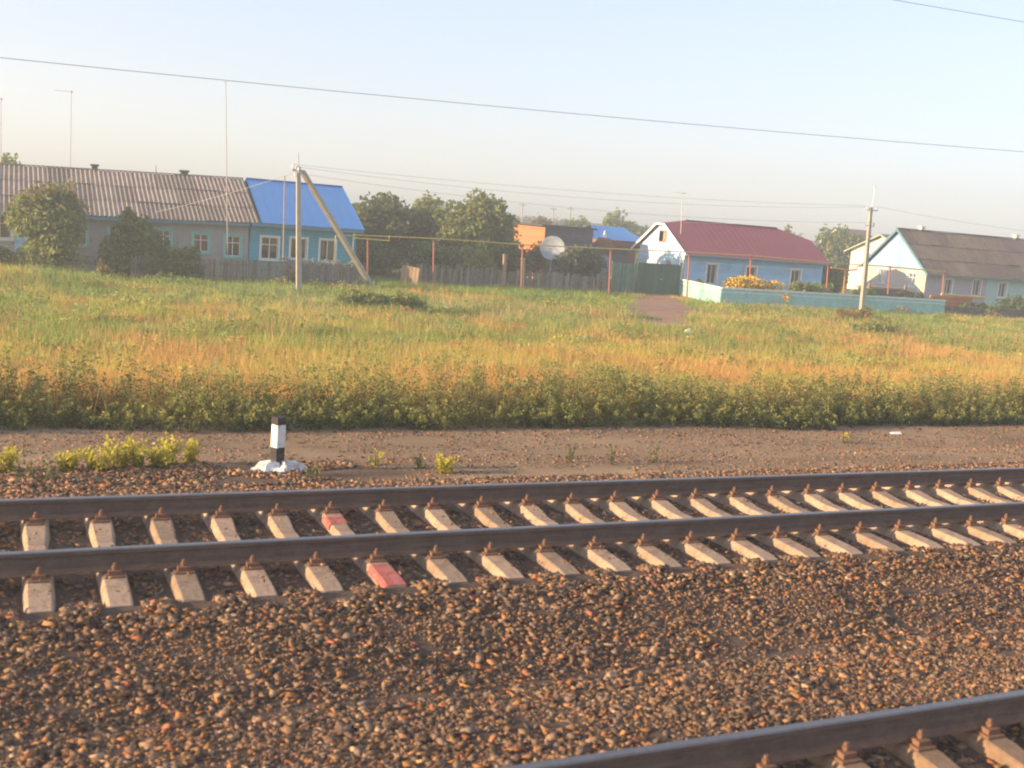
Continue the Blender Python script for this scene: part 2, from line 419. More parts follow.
# ================================================================== TRACKS
RAILS = [(4.82, 'near rail of rusty steel across the bottom right corner'),
         (8.92, 'front rail of the middle track, on the visible sleepers'),
         (10.46, 'rear rail of the middle track, nearest the cinder path')]
def rail_mesh(x0, x1):
    h = .18; z0 = .022
    prof = [(-.068, 0), (.068, 0), (.068, .012), (.012, .03), (.009, .13), (.034, .142), (.037, .172), (.028, .18), (-.028, .18), (-.037, .172), (-.034, .142), (-.009, .13), (-.012, .03), (-.068, .012)]
    mb = MB(); n = len(prof)
    vs = [(x0, p, z + z0) for p, z in prof] + [(x1, p, z + z0) for p, z in prof]
    for i in range(n):
        j = (i + 1) % n
        mb.m = 1 if 6 <= i <= 8 else (2 if i in (2, 12, 1, 13) else 0)
        mb.add([vs[i], vs[j], vs[n + j], vs[n + i]], [(0, 1, 2, 3)])
    mb.m = 0; mb.poly(vs[:n]); mb.poly(vs[n:])
    return mb
for yy, lab in RAILS:
    mb = rail_mesh(-14, 62)
    mb.v = [(a, b + yy, c) for a, b, c in mb.v]
    ob('rail', mb, [rust, railtop, foot_rust], label=lab, cat='rail')

def sleeper(yc, seats, x, y0, y1, label, m=conc_sl):
    st = [(y0, -.03, .142, 0), (y0 + .12, -.012, .146, 0), (seats[0] - .22, 0, .15, 0), (seats[0] + .22, 0, .15, 0), (yc - .28, -.035, .128, 0), (yc + .28, -.035, .128, 0),
          (seats[1] - .22, 0, .15, 0), (seats[1] + .22, 0, .15, 0), (y1 - .12, -.012, .146, 0), (y1, -.03, .142, 0)]
    mb = MB(); vs = []
    for yy, zt, hw, _ in st:
        t = hw * .63
        vs += [(x - hw, yy, -.22), (x - t, yy, zt - .012), (x - t + .015, yy, zt), (x + t - .015, yy, zt), (x + t, yy, zt - .012), (x + hw, yy, -.22)]
    fs = []
    for i in range(len(st) - 1):
        for k in range(5): fs.append((i * 6 + k, i * 6 + k + 1, i * 6 + 6 + k + 1, i * 6 + 6 + k))
    fs.append((0, 1, 2, 3, 4, 5)); e = (len(st) - 1) * 6; fs.append((e, e + 1, e + 2, e + 3, e + 4, e + 5))
    mb.add(vs, fs)
    root = thing('sleeper', (x, yc, -.22), label, 'sleeper', None)
    ob('concrete_beam', mb, m, root)
    for s in seats:
        pl = MB(); pl.box(x - .075, x + .075, s - .17, s + .17, .0, .018)
        f = ob('tie_plate', pl, fast_m, root, bevel=.004)
        for sg in (-1, 1):
            cl = MB()
            cl.box(x - .05, x + .05, s + sg * .105 - .04, s + sg * .105 + .04, .019, .052)
            cl.path([(x, s + sg * .10, .052), (x, s + sg * .10, .105)], .014, 8)
            cl.path([(x, s + sg * .10, .062), (x, s + sg * .10, .082)], .024, 6)
            ob('clamp_bolt', cl, fast_m, f)
    return root
ORD = ['first', 'second', 'third', 'fourth', 'fifth', 'sixth', 'seventh', 'eighth', 'ninth', 'tenth', 'eleventh', 'twelfth', 'thirteenth', 'fourteenth',
       'fifteenth', 'sixteenth', 'seventeenth', 'eighteenth', 'nineteenth', 'twentieth', 'twenty-first', 'twenty-second', 'twenty-third', 'twenty-fourth', 'twenty-fifth']
SX0, SP = .195, .5435
G_MID = 'concrete sleepers under the middle track'
sl_x = {}
first = None
for i in range(-1, 26):
    xs = SX0 + SP * i + random.uniform(-.012, .012)
    if i == 0: xs = SX0 - .005
    if i == -1: xs = SX0 - .54
    if i == 5:
        s = sleeper(9.69, (8.92, 10.46), xs, 8.22, 11.19, 'concrete sleeper with red paint daubed on both ends, under the middle track')
        for (a, b) in ((8.23, 8.70), (10.02, 10.28)):
            # paint coat: thin skin over the sleeper top and its left flank
            mbp = MB(); e = .003
            def top(yy): return np.interp(yy, [8.19, 8.31, 8.70, 9.14, 9.41, 9.97, 10.24, 11.19], [-.03, -.012, 0, 0, -.035, -.035, 0, -.03])
            yy = [a, min(b - .02, max(a + .05, 8.31 if a < 9 else 10.12)), b]
            vs = []
            for q in yy:
                z = float(top(q)); hw = .148 * .63
                vs += [(xs - hw - .015, q, z - .06), (xs - hw - e, q, z - .012 + e), (xs - hw + .015, q, z + e), (xs + hw - .015, q, z + e), (xs + hw + e, q, z - .012 + e)]
            mbp.add(vs, [(k * 5 + j, k * 5 + j + 1, k * 5 + 6 + j, k * 5 + 5 + j) for k in range(2) for j in range(4)])
            ob('paint_coat', mbp, red_sl, s)
    else:
        lab = ('concrete sleeper of the middle track, %s to the right of the red-painted one' % ORD[i - 6]) if i > 5 else \
              ('concrete sleeper of the middle track, %s to the left of the red-painted one' % ORD[4 - i])
        if first is None:
            first = s = sleeper(9.69, (8.92, 10.46), xs, 8.22, 11.19, lab); fx = xs
        else:
            s = dup(first, (xs - fx, 0, 0), lab)
    s['group'] = G_MID
    sl_x[i] = xs
near_x = []
s0 = None
for i in range(6):
    xs = 3.99 + .595 * i
    lab = 'concrete sleeper half sunk in gravel at the bottom right rail, ' + ['leftmost', 'second from the left', 'third from the left', 'fourth from the left', 'fifth from the left', 'rightmost'][i]
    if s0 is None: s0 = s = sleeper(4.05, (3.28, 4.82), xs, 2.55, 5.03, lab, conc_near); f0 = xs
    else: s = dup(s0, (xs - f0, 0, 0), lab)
    s['group'] = 'concrete sleepers under the nearest track'
    near_x.append(xs)

# ------------------------------------------------------------------ ballast stones (one stuff object)
def cobble():
    # angular eight-cornered chunk
    v = np.array([(x, y, z) for z in (-.62, .62) for y in (-.62, .62) for x in (-.62, .62)], float)
    f = np.array([(0, 2, 3), (0, 3, 1), (4, 5, 7), (4, 7, 6), (0, 1, 5), (0, 5, 4), (1, 3, 7), (1, 7, 5), (3, 2, 6), (3, 6, 7), (2, 0, 4), (2, 4, 6)])
    return v, f
def ico():
    t = (1 + 5 ** .5) / 2
    v = np.array([(-1, t, 0), (1, t, 0), (-1, -t, 0), (1, -t, 0), (0, -1, t), (0, 1, t), (0, -1, -t), (0, 1, -t), (t, 0, -1), (t, 0, 1), (-t, 0, -1), (-t, 0, 1)], float)
    v /= np.linalg.norm(v[0])
    f = np.array([(0, 11, 5), (0, 5, 1), (0, 1, 7), (0, 7, 10), (0, 10, 11), (1, 5, 9), (5, 11, 4), (11, 10, 2), (10, 7, 6), (7, 1, 8), (3, 9, 4), (3, 4, 2), (3, 2, 6), (3, 6, 8), (3, 8, 9), (4, 9, 5), (2, 4, 11), (6, 2, 10), (8, 6, 7), (9, 8, 1)])
    return v, f
IV, IF = cobble(); NV = len(IV)
def stones(name, xs, ys, zs, sz, cols, **kw):
    n = len(xs)
    var = [IV * (1 + 1.0 * (RS.rand(NV, 1) - .5)) + .5 * (RS.rand(NV, 3) - .5) for _ in range(40)]
    V = np.stack([var[k] for k in RS.randint(0, 40, n)])
    sc = sz[:, None] * np.stack([.95 + .9 * RS.rand(n), .75 + .4 * RS.rand(n), .42 + .4 * RS.rand(n)], -1)
    V = V * sc[:, None, :]
    a = RS.normal(size=n) * .55; b = (RS.rand(n) - .5) * 1.6; cth = (RS.rand(n) - .5) * 1.1
    x_, y_, z_ = V[..., 0], V[..., 1], V[..., 2]
    y2 = y_ * np.cos(b)[:, None] - z_ * np.sin(b)[:, None]; z2 = y_ * np.sin(b)[:, None] + z_ * np.cos(b)[:, None]
    x3 = x_ * np.cos(cth)[:, None] + z2 * np.sin(cth)[:, None]; z3 = -x_ * np.sin(cth)[:, None] + z2 * np.cos(cth)[:, None]
    x4 = x3 * np.cos(a)[:, None] - y2 * np.sin(a)[:, None]; y4 = x3 * np.sin(a)[:, None] + y2 * np.cos(a)[:, None]
    V = np.stack([x4 + xs[:, None], y4 + ys[:, None], z3 + zs[:, None]], -1).reshape(-1, 3)
    Fi = (IF[None] + (np.arange(n) * NV)[:, None, None]).reshape(-1, 3)
    return npmesh(name, V, 3, np.repeat(cols, NV, axis=0), stone_m, faces=Fi, kind='stuff', **kw)

def stone_cols(n, bias=0.0):
    pal = np.array([(.25, .155, .10), (.35, .215, .13), (.48, .235, .10), (.14, .10, .075), (.27, .19, .14), (.50, .34, .21), (.38, .15, .085), (.10, .075, .062)])
    pr = np.array([.24, .2, .12, .16, .14, .05, .04, .05]); pr /= pr.sum()
    c = pal[RS.choice(len(pal), n, p=pr)] * (.66 + .5 * RS.rand(n, 1))
    return c
sx, sy, sz_, ss = [], [], [], []
def scatter(n, x0, x1, y0, y1, smin, smax, keep=None, zoff=0.0):
    xs = RS.uniform(x0, x1, n); ys = RS.uniform(y0, y1, n)
    if keep is not None:
        k = keep(xs, ys); xs, ys = xs[k], ys[k]
    s = smin + (smax - smin) * RS.rand(len(xs)) ** 2
    sx.append(xs); sy.append(ys); ss.append(s); sz_.append(zg(xs, ys) + s * .15 + zoff)
def off_sleepers(arr, hw, ya, yb):
    arr = np.array(arr)
    return lambda xs, ys: ~((np.abs(xs[:, None] - arr[None]).min(1) < hw) & (ys > ya) & (ys < yb))
MX = list(sl_x.values())
vis = lambda xs, ys: (xs < 1.12 * ys + 2.2)
ofm = off_sleepers(MX, .155, 8.0, 11.3)
patch = lambda a, b: .75 + .6 * vnoise(a, b, .5, 2)
scatter(74000, -3, 9.5, 4.95, 8.3, .007, .020, lambda a, b: vis(a, b) & ofm(a, b) & (vnoise(a, b, .22, 2) > .16))
scatter(12000, -3, 9.5, 4.95, 8.25, .014, .037, lambda a, b: vis(a, b) & ofm(a, b) & (fbm(a, b, .5, 41) > .42), .004)
scatter(7500, -3, 12.5, 7.75, 8.4, .014, .034, lambda a, b: ofm(a, b), .012)
scatter(26000, -3, 14, 8.2, 11.2, .010, .030, lambda a, b: ofm(a, b), .0)
scatter(2600, -3, 14, 8.25, 11.15, .006, .016, lambda a, b: ~off_sleepers(MX, .075, 8.0, 11.3)(a, b), .115)
scatter(9000, -3, 16, 11.2, 12.2, .012, .030, None)
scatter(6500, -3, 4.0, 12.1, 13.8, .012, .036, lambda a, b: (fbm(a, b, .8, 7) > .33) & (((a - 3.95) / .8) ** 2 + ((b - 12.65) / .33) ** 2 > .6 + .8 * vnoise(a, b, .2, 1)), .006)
scatter(6000, 2.4, 8, 3.0, 4.9, .012, .034, off_sleepers(near_x, .15, 2.5, 5.4))
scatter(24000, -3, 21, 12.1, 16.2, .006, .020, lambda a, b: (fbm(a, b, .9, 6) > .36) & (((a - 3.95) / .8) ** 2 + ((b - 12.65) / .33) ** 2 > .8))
scatter(900, -3, 21, 13.2, 16.2, .018, .034, lambda a, b: fbm(a, b, 1.4, 16) > .5)
sx = np.concatenate(sx); sy = np.concatenate(sy); sz_ = np.concatenate(sz_); ss = np.concatenate(ss)
stones('ballast_gravel', sx, sy, sz_, ss, stone_cols(len(sx)))

# ================================================================== MARKER POST
PX, PYY = 2.96, 13.1; pz = gz(PX, PYY)
mb = MB()
prof = []
n = 40; rings = [(0, .115), (.1, .113), (.16, .10), (.22, .08), (.27, .05), (.31, .01), (.325, -.06)]
vs = []; fs = []
for r, h in rings:
    for k in range(n):
        t = 2 * math.pi * k / n
        wob = 1 + .14 * math.sin(3 * t + 1) + .08 * math.sin(7 * t) + .05 * math.sin(13 * t + 2)
        vs.append((PX + .03 + math.cos(t) * r * wob * 1.02, PYY - .02 + math.sin(t) * r * wob * .85, pz + h * (.85 + .3 * math.sin(5 * t + r * 9)) + .005))
vs = [(q[0] + random.uniform(-.008, .008), q[1] + random.uniform(-.008, .008), q[2] + random.uniform(-.014, .012)) for q in vs]
for i in range(len(rings) - 1):
    for k in range(n):
        k2 = (k + 1) % n; fs.append((i * n + k, i * n + k2, (i + 1) * n + k2, (i + 1) * n + k))
mb.add(vs, fs)
ob('whitewashed_mound', mb, lime, label='low whitewashed stone mound round the foot of the striped post', cat='mound')
root = thing('marker_post', (PX, PYY, pz), 'short square black and white striped marker post beside the track', 'marker post')
hw = .062
def pbox(z0, z1, m, nm, g=0.0):
    b = MB(); b.box(PX - hw - g, PX + hw + g, PYY - hw - g, PYY + hw + g, pz + z0, pz + z1)
    # turned slightly so two faces show
    c = Vector((PX, PYY, 0)); rot = Matrix.Rotation(R(26), 3, 'Z')
    b.v = [tuple(rot @ (Vector(q) - c) + c) for q in b.v]
    return ob(nm, b, m, root, bevel=.006)
pbox(.05, .29, black_p, 'lower_black_band'); pbox(.2905, .575, post_white, 'white_band', .001); pbox(.5755, .67, black_p, 'top_black_band', .002)

# ================================================================== WALL / WINDOW / ROOF HELPERS
class Fr:
    def __init__(s, o, U, N): s.o = Vector(o); s.U = Vector(U); s.N = Vector(N)
    def __call__(s, u, v, d=0): return s.o + s.U * u + Vector((0, 0, v)) + s.N * d
def wall(mb, F, u0, u1, v0, v1, holes, depth=.18):
    us = sorted({u0, u1, *[h[0] for h in holes], *[h[1] for h in holes]}); vs = sorted({v0, v1, *[h[2] for h in holes], *[h[3] for h in holes]})
    for i in range(len(us) - 1):
        for j in range(len(vs) - 1):
            cu, cv = (us[i] + us[i + 1]) / 2, (vs[j] + vs[j + 1]) / 2
            if any(h[0] < cu < h[1] and h[2] < cv < h[3] for h in holes): continue
            mb.quad(F(us[i], vs[j]), F(us[i + 1], vs[j]), F(us[i + 1], vs[j + 1]), F(us[i], vs[j + 1]))
    for a, b, c, d in holes:
        for (p, q) in (((a, c), (b, c)), ((b, c), (b, d)), ((b, d), (a, d)), ((a, d), (a, c))):
            mb.quad(F(*p), F(*q), F(*q, -depth), F(*p, -depth))
def window(root, F, h, trim, trim_m, sash_m, mull=(1, 1), curtain=None, cm=None, proud=.035, label=None):
    a, b, c, d = h
    m = MB()
    m.fbox(F, a - trim, a, c - trim, d + trim, .002, proud); m.fbox(F, b, b + trim, c - trim, d + trim, .002, proud)
    m.fbox(F, a, b, d, d + trim, .002, proud); m.fbox(F, a, b, c - trim, c, .002, proud + .03)
    wn = ob('window', m, trim_m, root, label=label)
    m = MB(); t = .05
    m.fbox(F, a + .001, a + t, c + .001, d - .001, -.12, -.06); m.fbox(F, b - t, b - .001, c + .001, d - .001, -.12, -.06)
    m.fbox(F, a + t, b - t, c + .001, c + t, -.12, -.06); m.fbox(F, a + t, b - t, d - t, d - .001, -.12, -.06)
    for i in range(mull[0]):
        u = a + (b - a) * (i + 1) / (mull[0] + 1); m.fbox(F, u - .022, u + .022, c + t, d - t, -.115, -.065)
    for j in range(mull[1]):
        v = c + (d - c) * (.66 if mull[1] == 1 else (j + 1) / (mull[1] + 1)); m.fbox(F, a + t, b - t, v - .02, v + .02, -.112, -.068)
    ob('sash', m, sash_m, wn)
    m = MB(); m.quad(F(a + .02, c + .02, -.1), F(b - .02, c + .02, -.1), F(b - .02, d - .02, -.1), F(a + .02, d - .02, -.1))
    ob('pane', m, glass, wn)
    if curtain:
        for (c0, c1) in curtain:
            m = MB(); n = 14; vs = []
            for i in range(n + 1):
                u = a + (b - a) * (c0 + (c1 - c0) * i / n)
                for v in (c - .02, d + .02): vs.append(F(u, v, -.2 - .03 * math.sin(i * 1.9)))
            m.add(vs, [(2 * i, 2 * i + 2, 2 * i + 3, 2 * i + 1) for i in range(n)])
            ob('curtain', m, cm, wn)
    return wn

def slate_slope(mb, x0, x1, e, r, rows=3, sw=1.0, period=.19, amp=.03, tones=(.75, 1.25), seed=1):
    """corrugated sheets laid in courses from eave e=(y,z) to ridge r=(y,z)"""
    rnd = random.Random(seed)
    e = Vector((0, *e)); r = Vector((0, *r)); d = r - e; L = d.length; d.normalize(); nrm = Vector((0, -d.z, d.y))
    if nrm.z < 0: nrm = -nrm
    for j in range(rows):
        s0, s1 = L * j / rows - (.06 if j else 0), L * (j + 1) / rows
        off = rnd.uniform(0, sw) * .5; xx = x0
        while xx < x1 - .01:
            xe = min(xx + sw, x1)
            t = rnd.uniform(*tones); mb.tone = (t * rnd.uniform(.97, 1.05), t, t * rnd.uniform(.94, 1.03))
            lift = .012 * j + rnd.uniform(0, .012); ds = rnd.uniform(-.05, .05); slip = rnd.uniform(-.012, .012)
            n = max(2, int((xe - xx) / period * 6)); vs = []
            for i in range(n + 1):
                u = xx + (xe - xx) * i / n; wv = amp * math.sin(2 * math.pi * u / period)
                for q, s in enumerate((s0 + ds, s1 + ds)):
                    p = e + d * s + nrm * (lift + wv + (0.022 if q == 0 and j else 0)); vs.append((u + slip * q, p.y, p.z))
            mb.add(vs, [(2 * i, 2 * i + 2, 2 * i + 3, 2 * i + 1) for i in range(n)])
            xx = xe
    mb.tone = (1, 1, 1)
def metal_slope(mb, quadpts, rib=.45, h=.025):
    """standing-seam sheet: base quad (eave0, eave1, ridge1, ridge0) plus ribs up the slope"""
    a, b, c, d = [Vector(p) for p in quadpts]
    mb.quad(a, b, c, d)
    n = max(1, int((b - a).length / rib)); nr = (b - a).cross(d - a).normalized()
    for i in range(n + 1):
        t = i / n; p = a.lerp(b, t); q = d.lerp(c, t)
        if (q - p).length > .2: mb.bar(p + nr * h * .5 + (q - p) * .002, q + nr * h * .5 - (q - p) * .002, .03, h)

# ================================================================== HOUSE A (long grey row) and HOUSE B (blue roofed end)
GZ = -.95
HX = 10.4; HR = 10.85
YA = 54.3
rootA = thing('row_house', (HX, YA, GZ), 'long low grey rendered house with corrugated roof and turquoise window trims', 'house')
FA = Fr((0, YA, 0), (1, 0, 0), (0, -1, 0))
holesA = [(-1.05, -.12, .55, 1.55), (2.35, 3.05, .35, 1.15), (4.0, 4.62, .35, 1.2), (6.12, 6.74, .35, 1.2), (7.78, 8.52, .22, 1.08), (9.28, 10.02, .05, 1.05)]
holesA = [(a, b, c + .0, d + .0) for a, b, c, d in holesA]
mb = MB(); wall(mb, FA, -9, HX, GZ - .4, 1.9, holesA)
mb.box(-9, HX - .002, YA + 8.0, YA + 8.2, GZ - .4, 1.9); mb.box(-9.2, -9.001, YA + .001, YA + 8, GZ - .4, 1.9)
mb.poly([(-9.1, YA, 1.9), (-9.1, YA + 8.2, 1.9), (-9.1, YA + 4.1, 3.75)])
ob('wall', mb, render_g, rootA)
# thin blue painted stretch at the left end
mb = MB(); mb.fbox(FA, -3.2, -1.2, GZ - .3, 1.62, .004, .012); mb.fbox(FA, -.0, .55, GZ - .3, 1.62, .004, .012)
ob('painted_panel', mb, blue_w, rootA)
for i, h in enumerate(holesA):
    window(rootA, FA, h, .11, white_p if i == 0 else turq_trim, white_p, (1, 1), [(0, .25), (.8, 1)] if i in (0, 4) else [(0.0, .4)], curtain_w)
EA, RA = (53.85, 1.72), (58.4, 3.82)
mb = MB(); slate_slope(mb, -9.3, HR + .02, EA, RA, rows=3, sw=.98, period=.21, amp=.032, seed=4)
mb.tone = (.8, .8, .8); mb.quad((-9.3, RA[0], RA[1]), (HR, RA[0], RA[1]), (HR, 63.0, 1.72), (-9.3, 63.0, 1.72))
rf = ob('roof', mb, slate, rootA)
mb = MB(); mb.box(-9.3, HR, RA[0] - .1, RA[0] + .1, RA[1] + .03, RA[1] + .075); ob('ridge_cap', mb, slate, rf)
for cx, wd, ht in ((3.67, .26, .2), (7.95, .34, .18)):
    mb = MB(); mb.box(cx - wd / 2, cx + wd / 2, RA[0] + .15, RA[0] + .6, RA[1] - .2, RA[1] + ht); mb.box(cx - wd / 2 - .06, cx + wd / 2 + .06, RA[0] + .09, RA[0] + .66, RA[1] + ht, RA[1] + ht + .09)
    ob('chimney', mb, felt, rf)
mb = MB(); mb.path([(6.55, RA[0] + .3, RA[1] - .1), (6.55, RA[0] + .3, RA[1] + .42)], .035); ob('vent_pipe', mb, galv, rf)
mb = MB(); mb.box(-9.3, HX - .002, 53.87, 53.93, 1.56, 1.69); mb.box(-9.3, HX - .002, 53.931, YA - .001, 1.57, 1.60); ob('eave_board', mb, blue_trim, rootA)
rootA.rotation_euler = (0, R(-1.5), 0)

rootB = thing('blue_roofed_house', (HX, YA - .05, GZ), 'teal end house with bright blue metal roof and three white windows', 'house')
YB = YA - .06; XB1 = 15.75
FB = Fr((0, YB, 0), (1, 0, 0), (0, -1, 0))
holesB = [(10.97, 11.8, .0, 1.08), (12.42, 13.22, .1, 1.12), (13.9, 14.68, .06, 1.12)]
mb = MB(); wall(mb, FB, HX + .005, XB1, GZ - .1, 1.9, holesB)
mb.poly([(XB1, YB, GZ), (XB1, YB + 8.3, GZ), (XB1, YB + 8.3, 1.85), (XB1, YB + 4.15, 3.75), (XB1, YB, 1.85)])
mb.quad((HX, YB + 8.3, GZ), (XB1, YB + 8.3, GZ), (XB1, YB + 8.3, 1.9), (HX, YB + 8.3, 1.9))
ob('wall', mb, teal_w, rootB)
for i, h in enumerate(holesB):
    window(rootB, FB, h, .085, white_p, white_p, (1, 1 if i == 0 else 0), [(.5, 1.0)] if i < 2 else [(.02, .35), (.6, 1)], curtain_p if i < 2 else curtain_w)
mb = MB(); metal_slope(mb, [(HR + .04, 53.8, 1.76), (XB1 + .25, 53.8, 1.76), (XB1 + .25, 58.45, 3.88), (HR + .04, 58.45, 3.88)], .5, .006)
mb.quad((HR + .04, 58.45, 3.88), (XB1 + .25, 58.45, 3.88), (XB1 + .25, 63.1, 1.76), (HR + .04, 63.1, 1.76))
mb.bar((XB1 + .25, 53.8, 1.72), (XB1 + .25, 58.45, 3.84), .03, .14)
rf = ob('roof', mb, blue_roof, rootB)
mb = MB(); mb.bar((HR + .04, 58.45, 3.9), (XB1 + .26, 58.45, 3.9), .22, .05); ob('ridge_cap', mb, blue_roof, rf)
mb = MB(); mb.box(HX + .04, XB1 + .24, 53.83, 53.9, 1.58, 1.73); mb.box(HX + .04, XB1 + .24, 53.901, YB - .002, 1.59, 1.62); ob('eave_board', mb, blue_trim, rootB)
mb = MB(); mb.path([(XB1 - .2, YB - .14, GZ + .1), (XB1 - .2, YB - .14, 1.5), (XB1 - .2, 53.9, 1.6)], .05); ob('downpipe', mb, white_p, rootB)

# ================================================================== HOUSE C (blue boards, dark red roof)
XC0, XC1, YC0, YC1, YCR = 38.25, 49.2, 58.5, 64.1, 61.4
rootC = thing('red_roofed_house', (XC0, YC0, GZ), 'blue boarded house with dark red half-hipped roof and white gable', 'house')
FC = Fr((0, YC0, 0), (1, 0, 0), (0, -1, 0)); FCG = Fr((XC0, 0, 0), (0, 1, 0), (-1, 0, 0))
def cx_at(px): return px
holesC = [(39.98, 40.72, -.2, 1.02), (43.0, 43.75, -.15, 1.02), (46.6, 47.35, -.12, 1.0)]
mb = MB(); wall(mb, FC, XC0 + .001, XC1, GZ, 1.8, holesC)
mb.quad((XC1, YC0, GZ), (XC1, YC1, GZ), (XC1, YC1, 1.8), (XC1, YC0, 1.8)); mb.quad((XC0, YC1, GZ), (XC1, YC1, GZ), (XC1, YC1, 1.8), (XC0, YC1, 1.8))
mb.poly([(XC1, YC0, 1.8), (XC1, YC1, 1.8), (XC1, YCR + .9, 2.95), (XC1, YCR - .9, 2.95)])
ob('wall', mb, blue_w, rootC)
mb = MB()
hg = (60.9, 61.7, 2.2, 2.85)
wall(mb, FCG, YC0, YC1, GZ, 1.8, [])
for z0, z1 in ((1.8, 2.2), (2.2, 2.85), (2.85, 3.3)):
    def edge(z): return (z - 1.8) * (YCR - YC0) / (3.6 - 1.8)
    a0, a1 = YC0 + edge(z0), YC0 + edge(z1); b0, b1 = YC1 - (z0 - 1.8) * (YC1 - YCR) / 1.8, YC1 - (z1 - 1.8) * (YC1 - YCR) / 1.8
    if z0 == 2.2:
        mb.poly([FCG(a0, z0), FCG(hg[0], z0), FCG(hg[0], z1), FCG(a1, z1)]); mb.poly([FCG(hg[1], z0), FCG(b0, z0), FCG(b1, z1), FCG(hg[1], z1)])
    else: mb.poly([FCG(a0, z0), FCG(b0, z0), FCG(b1, z1), FCG(a1, z1)])
gab = ob('gable_wall', mb, blue_gable, rootC, label='sunlit pale gable wall')
mb = MB(); mb.fbox(FCG, hg[0] - .06, hg[1] + .06, hg[2] - .06, hg[2], .002, .05); mb.fbox(FCG, hg[0] - .06, hg[0], hg[2], hg[3] + .06, .002, .04); mb.fbox(FCG, hg[1], hg[1] + .06, hg[2], hg[3] + .06, .002, .04); mb.fbox(FCG, hg[0], hg[1], hg[3], hg[3] + .06, .002, .04)
mb.fbox(FCG, hg[0], hg[0] + .42, hg[2], hg[3], -.05, -.01)
hw_ = ob('attic_window', mb, wood_b, gab)
mb = MB(); mb.fbox(FCG, YC0 - .005, YC1, 1.76, 1.84, .002, .05); ob('string_course', mb, white_p, gab)
mb = MB(); mb.fbox(FCG, YC0 - .04, YC0 + .14, GZ, 1.72, .003, .04); mb.fbox(FC, XC0 - .04, XC0 + .14, GZ, 1.72, .003, .04); ob('corner_board', mb, white_p, rootC)
mb = MB(); mb.fbox(FCG, 60.1, 60.5, .25, 1.0, .003, .05); ob('meter_box', mb, wood_b, rootC)
for i, h in enumerate(holesC):
    window(rootC, FC, h, .12, white_p, white_p, (1, 0), [(.0, .3), (.62, 1.0)], curtain_w, proud=.09)
# roof: long slopes with clipped ends
ov = .45; x0, x1 = XC0 - .25, XC1 + .25
sl_ = (3.6 - 1.8) / (YCR - YC0)
ye, ze = YC0 - ov, 1.8 - ov * sl_
zk0, zk1 = 3.3, 2.95; yk0 = YC0 + (zk0 - 1.8) / sl_; yk1 = YC0 + (zk1 - 1.8) / sl_
xr0, xr1 = 39.9, 47.2; zr = 3.66
def mir(y): return 2 * YCR - y
mb = MB()
mb.poly([(x0, ye, ze + .04), (x1, ye, ze + .04), (x1, yk1, zk1 + .05), (xr1, YCR, zr), (xr0, YCR, zr), (x0, yk0, zk0 + .05)])
mb.poly([(x0, mir(ye), ze + .04), (x1, mir(ye), ze + .04), (x1, mir(yk1), zk1 + .05), (xr1, YCR, zr), (xr0, YCR, zr), (x0, mir(yk0), zk0 + .05)])
mb.poly([(x0, yk0, zk0 + .05), (xr0, YCR, zr), (x0, mir(yk0), zk0 + .05)]); mb.poly([(x1, yk1, zk1 + .05), (xr1, YCR, zr), (x1, mir(yk1), zk1 + .05)])
for i in range(1, 26):
    xx = x0 + (x1 - x0) * i / 26
    zt = zr if xr0 < xx < xr1 else (zk0 + (zr - zk0) * (xx - x0) / (xr0 - x0) if xx <= xr0 else zk1 + (zr - zk1) * (x1 - xx) / (x1 - xr1))
    yt = YC0 + (zt - 1.8) / sl_ if zt < 3.55 else YCR
    yt = min(yt, YCR - .03); mb.bar((xx, ye, ze + .055), (xx, yt, zt + .012), .02, .012)
rf = ob('roof', mb, red_roof, rootC)
mb = MB(); mb.bar((xr0, YCR, zr + .02), (xr1, YCR, zr + .02), .25, .05); ob('ridge_cap', mb, red_roof, rf)
mb = MB()
mb.bar((x0 - .02, ye, ze), (x0 - .02, yk0, zk0), .03, .16); mb.bar((x0 - .02, yk0 + .01, zk0 - .0), (x0 - .02, mir(yk0) - .01, zk0 - .0), .031, .13); mb.bar((x0 - .02, mir(ye), ze), (x0 - .02, mir(yk0), zk0), .032, .16)
ob('verge_board', mb, white_p, rootC)
mb = MB(); mb.box(x0 + .03, x1, ye - .06, ye - .002, ze - .1, ze + .02); mb.path([(x0 + .03, ye - .1, ze - .02), (x1, ye - .1, ze - .02)], .05); ob('gutter', mb, blue_trim, rootC)

# ================================================================== HOUSE D (pale blue boarded gable, dark slate roof)
GZD = -1.25
XD0, XD1, XD2, YD0, YD1, YDR = 57.6, 63.4, 82, 57.7, 63.6, 60.7
rootD = thing('gabled_house', (XD0, YD0, GZD), 'house with pale blue boarded gable and long brown slate roof', 'house')
FD = Fr((0, YD0, 0), (1, 0, 0), (0, -1, 0)); FDG = Fr((XD0, 0, 0), (0, 1, 0), (-1, 0, 0))
holD = [(59.38, 60.06, .0, 1.09), (62.06, 62.8, .05, 1.19)]
mb = MB(); wall(mb, FD, XD0 + .001, XD1, GZD, 1.67, holD)
ob('wall', mb, lilac, rootD)
holD2 = [(64.6, 65.35, .05, 1.09), (68.0, 68.8, .05, 1.09)]
mb = MB(); wall(mb, FD, XD1 + .002, XD2, GZD, 1.67, holD2); mb.quad((XD2, YD0, GZD), (XD2, YD1, GZD), (XD2, YD1, 1.67), (XD2, YD0, 1.67)); mb.quad((XD0, YD1, GZD), (XD2, YD1, GZD), (XD2, YD1, 1.67), (XD0, YD1, 1.67))
ob('end_wall', mb, mint_w, rootD, label='mint green stretch of the front wall')
holG = [(58.67, 59.41, .35, 1.33), (61.6, 62.3, .35, 1.4)]
mb = MB(); wall(mb, FDG, YD0, YD1, GZD, 1.62, holG); gw = ob('side_wall', mb, cream_w, rootD)
